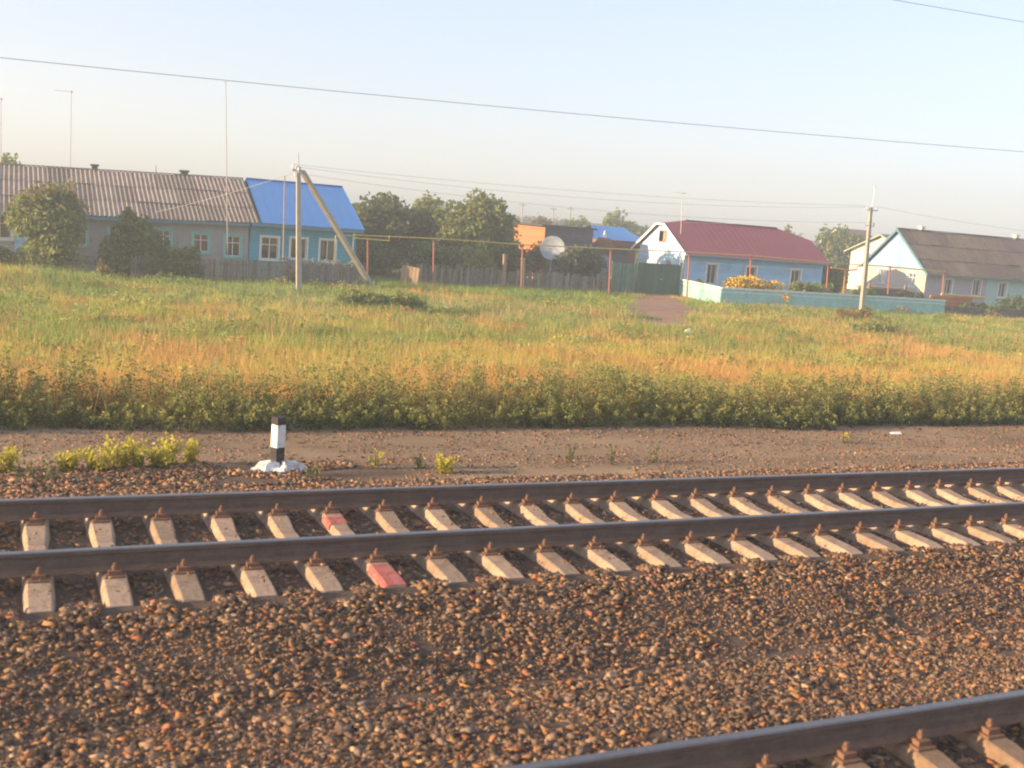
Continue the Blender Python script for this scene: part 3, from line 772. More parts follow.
mb = MB(); mb.poly([FDG(YD0 - .05, 1.622, .05), FDG(YD1 + .05, 1.622, .05), FDG(YDR, 4.18, .05)]); mb.fbox(FDG, YD0 - .05, YD1 + .05, 1.56, 1.62, .003, .06)
ob('gable_boards', mb, board_blue, rootD)
for h in holD: window(rootD, FD, h, .1, white_p, white_p, (1, 0), [(0, .3), (.7, 1)], curtain_w, proud=.07)
for h in holD2: window(rootD, FD, h, .1, white_p, white_p, (1, 0), [(0, .3), (.7, 1)], curtain_w, proud=.07)
for h in holG: window(rootD, FDG, h, .1, blue_gable, white_p, (1, 1), [(0, .3)], curtain_w)
sD = (4.27 - 1.67) / (YDR - YD0)
eD = (YD0 - .4, 1.72 - .4 * sD); rD = (YDR, 4.33)
mb = MB(); slate_slope(mb, XD0 - .35, XD2 + .3, eD, rD, rows=3, sw=1.1, amp=.022, tones=(.8, 1.2), seed=9)
mb.tone = (.9, .9, .9); mb.quad((XD0 - .35, rD[0], rD[1]), (XD2, rD[0], rD[1]), (XD2, 2 * YDR - eD[0], eD[1]), (XD0 - .35, 2 * YDR - eD[0], eD[1]))
rf = ob('roof', mb, slate_d, rootD)
mb = MB(); mb.box(XD0 - .35, XD2, YDR - .12, YDR + .12, rD[1] + .02, rD[1] + .08); ob('ridge_cap', mb, slate_d, rf)
for cx in (59.8, 69.3):
    mb = MB(); mb.box(cx - .15, cx + .15, YDR + .1, YDR + .45, 3.95, 4.6); mb.box(cx - .19, cx + .19, YDR + .06, YDR + .49, 4.6, 4.66); ob('chimney', mb, lime, rf)
mb = MB(); mb.bar((XD0 - .36, eD[0], eD[1] - .06), (XD0 - .36, YDR, rD[1] - .06), .03, .16); mb.bar((XD0 - .36, 2 * YDR - eD[0], eD[1] - .06), (XD0 - .36, YDR, rD[1] - .06), .032, .16); ob('verge_board', mb, blue_trim, rootD)
mb = MB(); mb.box(XD0 - .34, XD2, eD[0] - .05, eD[0] - .005, eD[1] - .14, eD[1] - .02); ob('eave_board', mb, mat('green_eave', (.10, .24, .22)), rootD)
# brick plinth wall of the front garden and porch box beside the gable
mb = MB(); mb.box(52.9, 56.4, 52.3, 52.5, GZ, .2); ob('garden_wall', mb, brick_o, None, 'low orange brick garden wall under the thick yellow pipe', 'wall')
root = thing('porch', (52.0, 55.6, GZ), 'small low wooden porch with beige rail beside the boarded gable', 'porch')
mb = MB(); mb.box(50.5, 53.6, 55.5, 56.4, GZ, .25); ob('skirt', mb, dark_wood, root)
mb = MB(); mb.box(50.4, 53.7, 55.4, 56.5, .252, .36); ob('rail_top', mb, wood_b, root)
for xx in (50.5, 53.55):
    mb = MB(); mb.box(xx - .06, xx + .06, 55.3, 55.395, GZ, .6); ob('post', mb, wood_b, root)

# ================================================================== SHEDS
root = thing('brick_shed', (30.8, 63.5, GZ), 'flat-roofed dark shed with a sunlit orange brick side', 'shed')
mb = MB(); mb.quad((30.8, 63.5, GZ), (30.8, 68.6, GZ), (30.8, 68.6, 2.5), (30.8, 63.5, 2.5)); ob('brick_wall', mb, brick_o, root, label='sunlit orange brick side wall')
mb = MB(); mb.box(30.802, 34.3, 63.5, 68.6, GZ, 2.55); ob('board_wall', mb, dark_wood, root)
mb = MB(); mb.box(30.5, 34.5, 63.3, 68.8, 2.56, 2.67); ob('roof', mb, felt, root)
root = thing('lean_to_shed', (35.4, 65.2, GZ), 'low dark lean-to shed beside the white gable, under the brick stack', 'shed')
mb = MB(); mb.box(34.55, 38.0, 65.2, 67.4, GZ, 1.35); ob('board_wall', mb, dark_wood, root)
mb = MB(); mb.hexa([(34.53, 64.9, 1.36), (38.3, 64.9, 1.36), (38.3, 67.6, 1.6), (34.53, 67.6, 1.6), (34.53, 64.9, 1.45), (38.3, 64.9, 1.45), (38.3, 67.6, 1.69), (34.53, 67.6, 1.69)]); ob('roof', mb, felt, root)
root = thing('brick_stack', (36.3, 65.5, 1.5), 'brown brick stack with a white pointed cap on the lean-to roof', 'chimney')
mb = MB(); mb.hexa([(35.7, 65.2, 1.48), (36.95, 65.2, 1.48), (36.95, 66.1, 1.48), (35.7, 66.1, 1.48), (36.0, 65.3, 2.08), (36.62, 65.3, 2.08), (36.62, 65.9, 2.08), (36.0, 65.9, 2.08)]); ob('stack', mb, brick_b, root)
mb = MB(); mb.lathe((36.3, 65.6, 2.085), [(.17, 0), (.15, .12), (.06, .3), (.05, .42), (.0, .52)], 12); ob('cap', mb, white_p, root, smooth=True)
mb = MB(); mb.box(37.0, 38.1, 65.5, 66.3, 1.52, 1.85); mb.box(37.1, 37.7, 65.55, 66.2, 1.851, 1.97)
ob('brick_pile', mb, brick_b, None, 'brown stacked bricks on the lean-to roof beside the white gable', 'brick pile')
# blue roofed outhouse behind
root = thing('blue_roofed_outhouse', (37.5, 70, GZ), 'small far outhouse with a blue metal roof behind the brick stack', 'outhouse')
mb = MB(); mb.box(38.6, 41.6, 70.2, 74, GZ, 1.95); ob('wall', mb, brick_b, root)
mb = MB(); metal_slope(mb, [(37.7, 69.7, 1.9), (42.2, 69.7, 1.9), (41.4, 72.3, 2.85), (38.8, 72.3, 2.85)], .4, .02); mb.quad((38.8, 72.3, 2.85), (41.4, 72.3, 2.85), (42.2, 75, 1.9), (37.7, 75, 1.9)); ob('roof', mb, blue_roof, root)

# satellite dish
root = thing('satellite_dish', (28.75, 58, GZ), 'big pale grey satellite dish behind the wooden fence', 'satellite dish')
dn = Vector((-.45, -.85, .28)).normalized(); dc = Vector((28.72, 58.0, 1.33))
mb = MB(); mb.lathe(dc, [(.001, 0), (.2, .012), (.4, .05), (.58, .10), (.72, .165), (.735, .165), (.6, .085), (.4, .03), (.001, -.02)], 32, dn); ob('reflector', mb, dish_m, root, smooth=True)
mb = MB(); mb.path([(28.75, 58.15, GZ), (28.76, 58.2, 1.3)], .05); ob('mast', mb, galv, root)
mb = MB()
a_ = dn.cross(Vector((0, 0, 1))).normalized(); b_ = dn.cross(a_)
for t in (0.5, 2.6, 4.7): mb.path([dc + (a_ * math.cos(t) + b_ * math.sin(t)) * .7 + dn * .16, dc + dn * .72], .012, 6)
fa = ob('feed_arm', mb, galv, root)
mb = MB(); mb.path([dc + dn * .66, dc + dn * .8], .05, 10); ob('feed_horn', mb, galv, fa)

# van seen over the fence, rear towards us
root = thing('parked_van', (31.5, 58.6, GZ), 'grey van parked behind the fence, its rear window towards us', 'van')
def van():
    m = MB(); xc = 31.55; y0 = 57.2; w2 = .78
    st = [(y0, .0), (y0 + .05, .03)]
    prof = [(-.62, .78), (.02, .8), (.35, .79), (1.0, .66), (1.12, .52)]
    ysec = [(y0, 0), (y0 + .18, .06), (y0 + 2.3, .06), (y0 + 2.9, -.35), (y0 + 3.7, -.85)]
    vs = []
    for yy, dz in ysec:
        for z, hw in prof:
            zz = min(z, 1.12 + dz) if dz < 0 else z
            yo = yy + (.16 * (z + .6) / 1.7 if yy == y0 else 0)
            vs.append((xc - hw, yo, zz)); 
        for z, hw in reversed(prof):
            zz = min(z, 1.12 + dz) if dz < 0 else z
            yo = yy + (.16 * (z + .6) / 1.7 if yy == y0 else 0)
            vs.append((xc + hw, yo, zz))
    n = 10
    fs = [(i * n + k, i * n + (k + 1) % n, (i + 1) * n + (k + 1) % n, (i + 1) * n + k) for i in range(4) for k in range(n)]
    fs += [tuple(range(n)), tuple(4 * n + k for k in range(n))]
    m.add(vs, fs); return m
ob('body', van(), van_m, root, bevel=.03)
def vy(z): return 57.2 + .16 * (z + .6) / 1.7 - .012
mb = MB(); mb.poly([(31.0, vy(.4), .4), (32.1, vy(.4), .4), (32.05, vy(.92), .92), (31.05, vy(.92), .92)]); ob('rear_window', mb, mat('dark_car_glass', (.05, .06, .07), rough=.08, spec=.6, var=0, var2=0, bump=0), root)
for sg in (-1, 1):
    mb = MB(); mb.box(31.55 + sg * .66 - .06, 31.55 + sg * .66 + .06, 57.17, 57.21, -.05, .25); ob('tail_lamp', mb, lamp_r, root)
mb = MB(); mb.box(30.8, 32.3, 57.08, 57.19, -.6, -.42); ob('bumper', mb, tyre_m, root)
for sg in (-1, 1):
    for yy in (57.9, 60.1):
        mb = MB(); mb.lathe((31.55 + sg * .62, yy, GZ + .35), [(.0, -.1), (.3, -.1), (.34, -.06), (.34, .06), (.3, .1), (.0, .1)], 18, (1, 0, 0)); ob('wheel', mb, tyre_m, root)

# ================================================================== FENCES
def picket_fence(name, pts, h, label, m, post_m=None, pw=.11, gap=.03, seed=1, var=.05, zfun=None, rails=(.25, .8), top=None, post_every=2.4, tone=(.7, 1.3), group=None):
    rnd = random.Random(seed)
    root = thing(name, (pts[0][0], pts[0][1], gz(*pts[0][:2])), label, 'fence', group)
    pk = MB(); rl = MB()
    for k in range(len(pts) - 1):
        p = Vector((pts[k][0], pts[k][1], 0)); q = Vector((pts[k + 1][0], pts[k + 1][1], 0)); L = (q - p).length; d = (q - p) / L; nn = Vector((d.y, -d.x, 0))
        z0, z1 = (gz(p.x, p.y), gz(q.x, q.y))
        s = 0
        while s < L - pw:
            c = p + d * (s + pw / 2); zb = z0 + (z1 - z0) * s / L
            t = rnd.uniform(*tone); pk.tone = (t, t * rnd.uniform(.95, 1.05), t * rnd.uniform(.9, 1.1))
            hh = h * (1 + rnd.uniform(-var, var)); tl = rnd.uniform(-1, 1) * var * .6
            a = c - d * pw / 2; b = c + d * pw / 2
            e0, e1 = nn * .002, nn * .022
            tz = Vector((0, 0, zb + hh)); bz = Vector((0, 0, zb + .03)); sh = d * tl
            pk.hexa([a + e0 + bz, b + e0 + bz, b + e1 + bz, a + e1 + bz, a + e0 + tz + sh, b + e0 + tz + sh, b + e1 + tz + sh, a + e1 + tz + sh])
            s += pw + gap * rnd.uniform(.6, 1.5)
        np_ = max(1, int(round(L / post_every)))
        for i in range(np_ + 1):
            if k and i == 0: continue
            c = p + d * min(max(L * i / np_, .06), L - .06) - nn * .09; zb = z0 + (z1 - z0) * i / np_
            b = MB(); b.box(c.x - .05, c.x + .05, c.y - .05, c.y + .05, zb - .2, zb + h * (1.02 + rnd.uniform(0, .06)))
            ob('post', b, post_m or m, root)
        for rz in rails:
            b = MB(); o = -nn * .022
            b.bar(p + o + Vector((0, 0, z0 + h * rz)), q + o + Vector((0, 0, z1 + h * rz)), .04, .07); ob('rail', b, m, root)
        if top:
            b = MB(); o = nn * .012
            b.bar(p + o + Vector((0, 0, z0 + h + .05)), q + o + Vector((0, 0, z1 + h + .05)), .09, .09)
            b.bar(p + nn * .035 + Vector((0, 0, z0 + h - .16)), q + nn * .035 + Vector((0, 0, z1 + h - .16)), .02, .05); ob('top_rail', b, top, root)
    ob('pickets', pk, m, root)
    return root
picket_fence('picket_fence', [(4.6, 50.6), (8, 50.7), (12.0, 50.7), (15.3, 50.8)], 1.0, 'grey weathered picket fence before the teal and grey houses', wood_g, seed=2, var=.07)
picket_fence('board_fence', [(18.8, 55.3), (24.2, 55.5), (31.6, 55.6)], .95, 'old uneven brown board fence below the bushes', wood_g, seed=5, var=.12, pw=.14, tone=(.7, 1.5))
picket_fence('green_board_fence', [(31.7, 56.0), (33.4, 56.1)], 1.75, 'faded green tall board fence left of the gate', fence_gr, seed=6, var=.03, pw=.12, gap=.03)
picket_fence('turquoise_fence', [(36.65, 56.3), (35.2, 49.9), (43.2, 49.75), (51.2, 49.5)], .92, 'turquoise board fence with pale top rail around the corner garden', turq_f, seed=8, var=.0, pw=.13, gap=.012, top=turq_top, tone=(.85, 1.15))
# sunlit panel
root = thing('leaning_panel', (18.3, 53.5, -.9), 'sunlit beige board panel propped beside the dark gap', 'panel')
mb = MB()
for i in range(5):
    t = random.uniform(.8, 1.2); mb.tone = (t, t, t); xx = 17.95 + i * .15
    mb.hexa([(xx, 53.5 - i * .13, -.88), (xx + .135, 53.39 - i * .13, -.88), (xx + .145, 53.41 - i * .13, -.88), (xx + .01, 53.52 - i * .13, -.88), (xx + .07, 53.5 - i * .13, .14 - .02 * i), (xx + .205, 53.39 - i * .13, .14 - .02 * i), (xx + .215, 53.41 - i * .13, .14 - .02 * i), (xx + .08, 53.52 - i * .13, .14 - .02 * i)])
ob('boards', mb, wood_b, root)
mb = MB(); mb.bar((18.1, 53.56, .0), (18.72, 53.02, -.04), .04, .06); ob('batten', mb, wood_b, root)
# gate
root = thing('gate', (35, 56.1, GZ), 'dark green double gate of boards at the end of the dirt driveway', 'gate')
for i, (a, b) in enumerate(((33.5, 35.2), (35.23, 36.5))):
    mb = MB(); ya, yb = 56.1 + (a - 33.5) * .06, 56.1 + (b - 33.5) * .06
    mb.hexa([(a, ya, -.86), (b, yb, -.86), (b, yb + .05, -.86), (a, ya + .05, -.86), (a, ya, .93), (b, yb, .93), (b, yb + .05, .93), (a, ya + .05, .93)])
    lf = ob('gate_leaf', mb, gate_m, root)
    mb = MB(); mb.bar((a + .03, ya - .02, .7), (b - .03, yb - .02, .7), .03, .09); mb.bar((a + .03, ya - .02, -.5), (b - .03, yb - .02, -.5), .03, .09); ob('crossbar', mb, gate_m, lf)
mb = MB(); mb.box(35.15, 35.27, 56.12, 56.18, .0, .05); ob('latch', mb, galv, root)
for a in (33.44, 36.55):
    mb = MB(); yy = 56.15; mb.box(a - .06, a + .06 - .02, yy + .06, yy + .18, GZ, 1.05); ob('post', mb, fence_gr, root)
# low dark shed wall to the right end of turquoise fence
picket_fence('dark_fence', [(51.9, 50.6), (57.5, 50.8), (64, 51)], .55, 'low dark board fence below the brick garden wall', wood_g, seed=12, tone=(.5, .9))

# ================================================================== POLES, PIPES, WIRES
def lean(zb, z, k=-.055): return k * (z - zb)
pb = (11.02, 46.1, gz(11.02, 46.1) - .02)
root = thing('power_pole', pb, 'concrete power pole with a slanting strut before the blue-roofed house', 'power pole')
tp = (pb[0] - .30, pb[1], 4.38)
mb = MB(); mb.bar((pb[0], pb[1], pb[2] - .3), tp, .23, .2, .17); ob('pole', mb, concrete, root, bevel=.015)
sb = (15.7, 50.6, gz(15.7, 50.6) - .1)
mb = MB(); mb.bar(sb, (tp[0] + .2, tp[1] + .1, 4.2), .24, .2, .2); ob('strut', mb, concrete, root, bevel=.015)
mb = MB(); mb.bar((tp[0] - .25, tp[1], 4.22), (tp[0] + .3, tp[1] + .05, 4.2), .09, .1)
ob('bracket', mb, galv, root)
mb = MB(); mb.path([(tp[0], tp[1], 4.36), (tp[0] - .03, tp[1], 4.95)], .02); ob('spike', mb, galv, root)
def insulators(root, pts):
    for p in pts:
        p = Vector(p); mb = MB(); mb.lathe(p, [(.012, -.1), (.015, 0), (.045, .01), (.05, .05), (.035, .09), (.045, .1), (.03, .14), (0, .15)], 10); ob('insulator', mb, white_p, root)
insulators(root, [(tp[0] - .22, tp[1], 4.3), (tp[0] - .02, tp[1] - .16, 4.2), (tp[0] - .14, tp[1] - .1, 3.95)])
rb = (46.9, 48.9, gz(46.9, 48.9) - .02)
root = thing('power_pole', rb, 'concrete power pole by the turquoise fence before the boarded gable', 'power pole')
ry = 48.9; rx = rb[0] - 2.62
# re-stand it on the line of the picture: in front of the fence
rb = (44.35, 48.95, gz(44.35, 48.95)); root.location = rb; WL[root.name] = Vector(rb)
rtp = (44.05, 48.95, 5.12)
mb = MB(); mb.bar((rb[0], rb[1], rb[2] - .3), rtp, .27, .22, .17); ob('pole', mb, concrete, root, bevel=.015)
mb = MB(); mb.bar((rtp[0] - .3, rtp[1], 4.98), (rtp[0] + .5, rtp[1], 4.98), .06, .06); mb.bar((rtp[0] - .25, rtp[1], 4.1), (rtp[0] + .4, rtp[1], 4.1), .05, .05); ob('crossarm', mb, galv, root)
mb = MB(); mb.path([(rtp[0], rtp[1], 5.1), (rtp[0] + .1, rtp[1], 5.5), (rtp[0] + .08, rtp[1], 6.35)], .018); mb.path([(rtp[0] + .08, rtp[1], 6.3), (rtp[0] + .2, rtp[1], 6.25)], .012); ob('spike', mb, galv, root)
insulators(root, [(rtp[0] - .28, rtp[1], 5.05), (rtp[0] + .46, rtp[1], 5.05), (rtp[0] + .36, rtp[1], 4.16)])

def sag(p, q, s, n=16):
    p = Vector(p); q = Vector(q)
    return [p.lerp(q, i / n) - Vector((0, 0, 4 * s * (i / n) * (1 - i / n))) for i in range(n + 1)]
def wire(pts, r, label, name='overhead_wire', group=None):
    mb = MB(); mb.path(pts, r, 6); return ob(name, mb, wire_m, None, label, 'wire', group)
# long line high over the meadow (its masts stand outside the picture)
def lineA(x): return (x, 24, 5.285 + (x + .3) * .0196 + .0004 * (x + .3) ** 2)
wire([lineA(-14 + 4 * i) for i in range(17)], .0075, 'thick line wire crossing the whole sky')
wire([(5 + 4 * i, 24, 9.1 + (5 + 4 * i) * .0235) for i in range(13)], .0075, 'upper line wire cutting the top right corner of the sky')
G_W = 'thin wires strung between the two concrete poles'
wire(sag((tp[0] - .22, tp[1], 4.45), (rtp[0] - .28, rtp[1], 5.2), .30), .007, 'thin sagging wire, uppermost of those between the concrete poles', group=G_W)
wire(sag((tp[0] - .02, tp[1] - .16, 4.35), (rtp[0] + .46, rtp[1], 5.2), .55), .007, 'thin sagging wire, middle one of those between the concrete poles', group=G_W)
wire(sag((tp[0] - .14, tp[1] - .1, 4.1), (rtp[0] + .36, rtp[1], 4.31), .55), .007, 'thin sagging wire, lowest of those between the concrete poles', group=G_W)
wire(sag((rtp[0] + .46, rtp[1], 5.2), (82, 49, 5.3), .7), .007, 'thin wire leaving the right concrete pole over the brown slate roof')
wire(sag((tp[0] - .2, tp[1], 4.1), (5.9, 53.9, 1.9), .1), .010, 'pale service wire from the strutted pole to the grey roof', 'service_wire')
wire(sag((rtp[0] - .28, rtp[1], 4.2), (36, 72, 3.5), .3), .007, 'thin wire from the right concrete pole toward the far outhouse')

def mast(x, y, zb, zt, label, r=.02, arm=None, m=galv, k=-.03, name='antenna_mast'):
    root = thing(name, (x, y, zb), label, 'antenna')
    mb = MB(); mb.path([(x, y, zb), (x + k * (zt - zb), y, zt)], [r, r * .7], 8); ob('pole', mb, m, root)
    tx = x + k * (zt - zb)
    mb = MB()
    if arm == 'yagi':
        mb.path([(tx - .45, y, zt - .05), (tx + .25, y, zt - .08)], .012, 6)
        for q in (-.4, -.2, 0, .2): mb.path([(tx + q, y - .25, zt - .06), (tx + q, y + .25, zt - .06)], .008, 5)
    elif arm == 'ball':
        mb.path([(tx - .75, y, zt - .0), (tx + .05, y, zt)], .01, 6); mb.lathe((tx, y, zt - .06), [(0, 0), (.06, .03), (.06, .1), (0, .13)], 10)
    else: mb.path([(tx - .1, y, zt), (tx + .1, y, zt)], .01, 6)
    ob('aerial', mb, m, root)
mast(2.44, 58.9, 3.3, 7.3, 'tall thin aerial mast above the left chimney', arm='ball', k=-.005)
mast(-.66, 58.9, 3.3, 6.6, 'thin aerial mast at the left edge above the grey roof', arm='ball', k=-.005)
mast(9.3, 53.5, gz(9.3, 53.5), 8.15, 'tall thin steel mast standing before the grey wall', r=.028, k=-.05)
mast(11.75, 52.6, gz(11.75, 52.6), 4.05, 'rusty pink thin mast behind the strutted pole', r=.04, m=mat('faded_pink_paint', (.38, .26, .22)), k=-.03)
mast(38.95, 60.0, GZ, 5.4, 'thin aerial mast with crossbar before the red roof', r=.028, arm='yagi', k=-.06)

# gas pipe on red posts
PIPE = [(15.25, 53, 1.5), (19.6, 53, 1.6), (24.6, 53, 1.6), (29.85, 53, 1.7), (34.9, 52.9, 1.82), (39.1, 52.8, 1.88), (44.7, 52.6, 1.78), (49.4, 52.6, 1.8), (54.0, 52.5, 1.72)]
root = thing('gas_pipe', (15.25, 53, 1.5), 'long thin yellow gas pipe carried over the gardens on red posts', 'gas pipe')
mb = MB(); mb.path(PIPE, .03, 8); ob('pipe_run', mb, yellow_p, root)
mb = MB(); mb.path([(15.3, 52.97, 1.36), (17.05, 52.9, 1.33), (17.05, 52.9, 1.58)], .035, 8); mb.path([(14.1, 52.2, -.0), (14.12, 52.2, 1.42), (15.25, 52.97, 1.46)], .035, 8); ob('branch_pipe', mb, yellow_p, root)
mb = MB(); mb.path([(44.75, 52.5, 1.5), (46.2, 52.5, 1.42), (46.75, 52.5, 1.48), (46.8, 52.5, 1.78)], .05, 8); ob('branch_pipe', mb, orange_p, root)
PL = ['beside the teal corner', 'below the big tree', 'capped stub by the fence gap', 'beside the green board fence', 'at the white gable corner', 'behind the yellow flowers', 'at the right end of the blue wall', 'before the boarded gable', 'at the corner of the lilac wall']
PB = [(16.1, .0), (19.6, -.95), (24.6, .0), (29.95, -.95), (35.0, -.9), (39.2, -.9), (44.75, -.9), (49.6, -.9), (54.0, -.9)]
for (xx, zb), lab, p in zip(PB, PL, PIPE):
    zt = p[2] - .04 if xx > 17 else 1.42
    if zb > -.5: zb = -.93
    r_t = thing('pipe_post', (xx, p[1], zb), 'red steel pipe post ' + lab, 'post', 'red posts under the gas pipe')
    tp_x = xx - .055 * (zt - zb)
    mb = MB(); mb.path([(xx, p[1], zb), (tp_x, p[1], zt - .03)], .045, 10); ob('shaft', mb, red_p, r_t)
    mb = MB(); mb.box(tp_x - .09, tp_x + .09, p[1] - .05, p[1] + .05, zt - .03, zt - .001); ob('saddle', mb, red_p, r_t)
r_t = thing('pipe_post', (45.95, 52.5, -.9), 'orange-yellow pipe post between the two right houses', 'post')
mb = MB(); mb.path([(45.95, 52.5, -.9), (45.87, 52.5, 1.36)], .06, 10); ob('shaft', mb, orange_p, r_t)
mb = MB(); mb.box(45.78, 45.96, 52.44, 52.56, 1.36, 1.385); ob('saddle', mb, orange_p, r_t)
for xx, zt, lab, mm in ((24.0, .95, 'short brown concrete stub post before the bushes', wood_b), (25.1, .8, 'short grey stub post beside the brown one', concrete)):
    r_t = thing('stub_post', (xx, 54, -.95), lab, 'post')
    mb = MB(); mb.bar((xx, 54, -.95), (xx - .08, 54, zt), .16, .16); ob('shaft', mb, mm, r_t, bevel=.01)
    mb = MB(); mb.bar((xx - .08, 54, zt), (xx - .082, 54, zt + .04), .19, .19); ob('cap', mb, mm, r_t)
mb = MB(); mb.path([(52.75, 51.4, .36), (54.5, 51.45, .31), (56.6, 51.5, .27)], .075, 10)
ob('yellow_pipe', mb, yellow_p, None, 'thick short yellow pipe over the brick garden wall', 'pipe')

# ================================================================== VEGETATION
def leaf_quads(P, size, asp=.6):
    n = len(P)
    a = RS.normal(size=(n, 3)); a /= np.linalg.norm(a, axis=1)[:, None]
    b = RS.normal(size=(n, 3)); b -= a * (a * b).sum(1)[:, None]; b /= np.linalg.norm(b, axis=1)[:, None]
    s = size * (.6 + .8 * RS.rand(n))[:, None]
    return np.stack([P - a * s, P - b * s * asp, P + a * s, P + b * s * asp], 1)
PAL = {'dark': ((.08, .12, .042), (.25, .30, .09)), 'mid': ((.11, .165, .045), (.38, .40, .12)), 'light': ((.18, .24, .06), (.42, .42, .12)),
       'grey': ((.09, .12, .06), (.22, .22, .11)), 'autumn': ((.13, .115, .035), (.40, .27, .065))}
def crown_pts(lobes, n):
    vol = np.array([l[3] * l[4] * l[5] for l in lobes]); pick = RS.choice(len(lobes), n, p=vol / vol.sum())
    L = np.array(lobes)[pick]
    d = RS.normal(size=(n, 3)); d /= np.linalg.norm(d, axis=1)[:, None]
    r = RS.rand(n) ** .38
    rag = .92 + .38 * vnoise(d[:, 0] * 2.2 + L[:, 0], d[:, 2] * 2.2 + d[:, 1], .45, 3)
    P = L[:, :3] + d * L[:, 3:] * (r * rag)[:, None]
    g = vnoise(P[:, 0] + P[:, 1] * .6, P[:, 2] * 1.3 + P[:, 1] * .4, .5, 5)
    return P[g > .21], g[g > .21], r[g > .21]
def tree(name, label, base, lobes, n, size, pal, cat='tree', group=None, trunk=.09, tip=None, zmin=None):
    root = thing(name, base, label, cat, group)
    P, g, r = crown_pts(lobes, int(n * 1.15))
    if zmin is not None: k = P[:, 2] > zmin; P, g, r = P[k], g[k], r[k]
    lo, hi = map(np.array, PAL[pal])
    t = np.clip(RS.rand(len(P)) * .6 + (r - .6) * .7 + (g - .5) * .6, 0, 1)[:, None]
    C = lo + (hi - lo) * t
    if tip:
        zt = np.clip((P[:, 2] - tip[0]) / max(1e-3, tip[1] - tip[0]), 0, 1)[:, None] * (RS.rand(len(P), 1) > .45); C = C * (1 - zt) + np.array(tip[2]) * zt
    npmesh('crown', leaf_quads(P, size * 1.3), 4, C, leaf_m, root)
    mb = MB(); b = Vector(base)
    big = sorted(lobes, key=lambda l: -l[3])[:6]
    top = Vector(np.mean([l[:3] for l in big], axis=0)); fork = b.lerp(Vector((b.x * .6 + top.x * .4, b.y * .6 + top.y * .4, top.z)), .45)
    mb.path([b - Vector((0, 0, .1)), b.lerp(fork, .5) + Vector((trunk * .5, 0, 0)), fork], [trunk * 1.25, trunk, trunk * .8], 8)
    for l in big:
        e = Vector(l[:3]) + Vector((0, 0, l[5] * .5)); mid = fork.lerp(e, .5) + Vector((random.uniform(-.1, .1) * l[3], random.uniform(-.1, .1) * l[3], .1 * l[5]))
        mb.path([fork, mid, e], [trunk * .7, trunk * .4, trunk * .12], 6)
    ob('trunk', mb, bark, root)
    return root
def blob(cx, cy, cz, rx, ry, rz, k=9, sub=.5, seed=1):
    """an uneven crown: one core lobe and smaller ones round it"""
    rnd = random.Random(seed); out = [(cx, cy, cz, rx * .72, ry * .72, rz * .76)]
    for i in range(k):
        t = rnd.uniform(0, 6.283); u = rnd.uniform(-.9, 1); q = math.sqrt(max(0, 1 - u * u)) * .68; s = sub * rnd.uniform(.55, 1)
        out.append((cx + math.cos(t) * q * rx, cy + math.sin(t) * q * ry, cz + u * rz * .68, rx * s, ry * s, rz * s))
    for i in range(k):
        t = rnd.uniform(0, 6.283); u = rnd.uniform(.0, .98); q = math.sqrt(max(0, 1 - u * u)) * .95; s = rnd.uniform(.13, .24)
        out.append((cx + math.cos(t) * q * rx, cy + math.sin(t) * q * ry, cz + u * rz * .98, rx * s, ry * s, rz * s * 1.5))
    return out
tree('leafy_bush_tree', 'tall olive bush with orange-tinted top before the grey house, left of two', (1.35, 51.6, -1.15), blob(1.35, 51.6, .85, 1.55, 1.1, 1.8, 12, .58, 3) + [(1.4, 51.4, -.5, 1.3, .8, .7)], 8000, .085, 'mid', tip=(1.4, 2.6, (.26, .18, .06)))
tree('leafy_bush_tree', 'dark green pointed bush before the grey house, right of two', (5.0, 51.6, -1.1), [(5.0, 51.2, -.45, 1.6, .85, .85), (4.3, 51.3, .1, .95, .7, .8), (5.5, 51.3, .1, 1.0, .7, .7), (4.85, 51.3, .75, 1.0, .8, .75), (4.75, 51.3, 1.35, .62, .55, .6), (4.6, 51.3, 1.85, .28, .3, .42), (6.1, 51.1, -.3, .75, .6, .7)], 8000, .085, 'dark')
tree('garden_shrub', 'low dark shrub at the right foot of the pointed bush', (6.9, 51.5, -1.05), blob(6.85, 51.0, -.3, 1.15, .6, .85, 8, .6, 6), 3000, .08, 'dark', 'shrub', trunk=.04)
tree('garden_shrub', 'small dark shrub under the first window at the left edge', (-.9, 50.0, -1.2), blob(-.7, 50.4, -.55, 1.2, .5, .75, 8, .6, 8), 2200, .07, 'dark', 'shrub', trunk=.03)
0 and tree('garden_shrub', 'dim low shrub behind the picket fence under the turquoise windows', (9.0, 51.6, -1.0), blob(9.0, 51.6, -.15, 1.2, .5, .6, 7, .5, 18), 1600, .07, 'dark', 'shrub', trunk=.03)
tree('orange_flower_plant', 'orange-yellow flowering plant in the grass before the bushes', (3.45, 49.6, gz(3.45, 49.6)), blob(3.42, 49.6, -.68, .42, .3, .42, 6, .5, 9), 420, .06, 'autumn', 'plant', trunk=.02)
tree('orange_flower_plant', 'tiny rusty plant at the foot of the picket fence', (11.75, 50.2, gz(11.75, 50.2)), blob(11.75, 50.2, -.55, .25, .2, .33, 5, .5, 10), 200, .05, 'autumn', 'plant', trunk=.015)
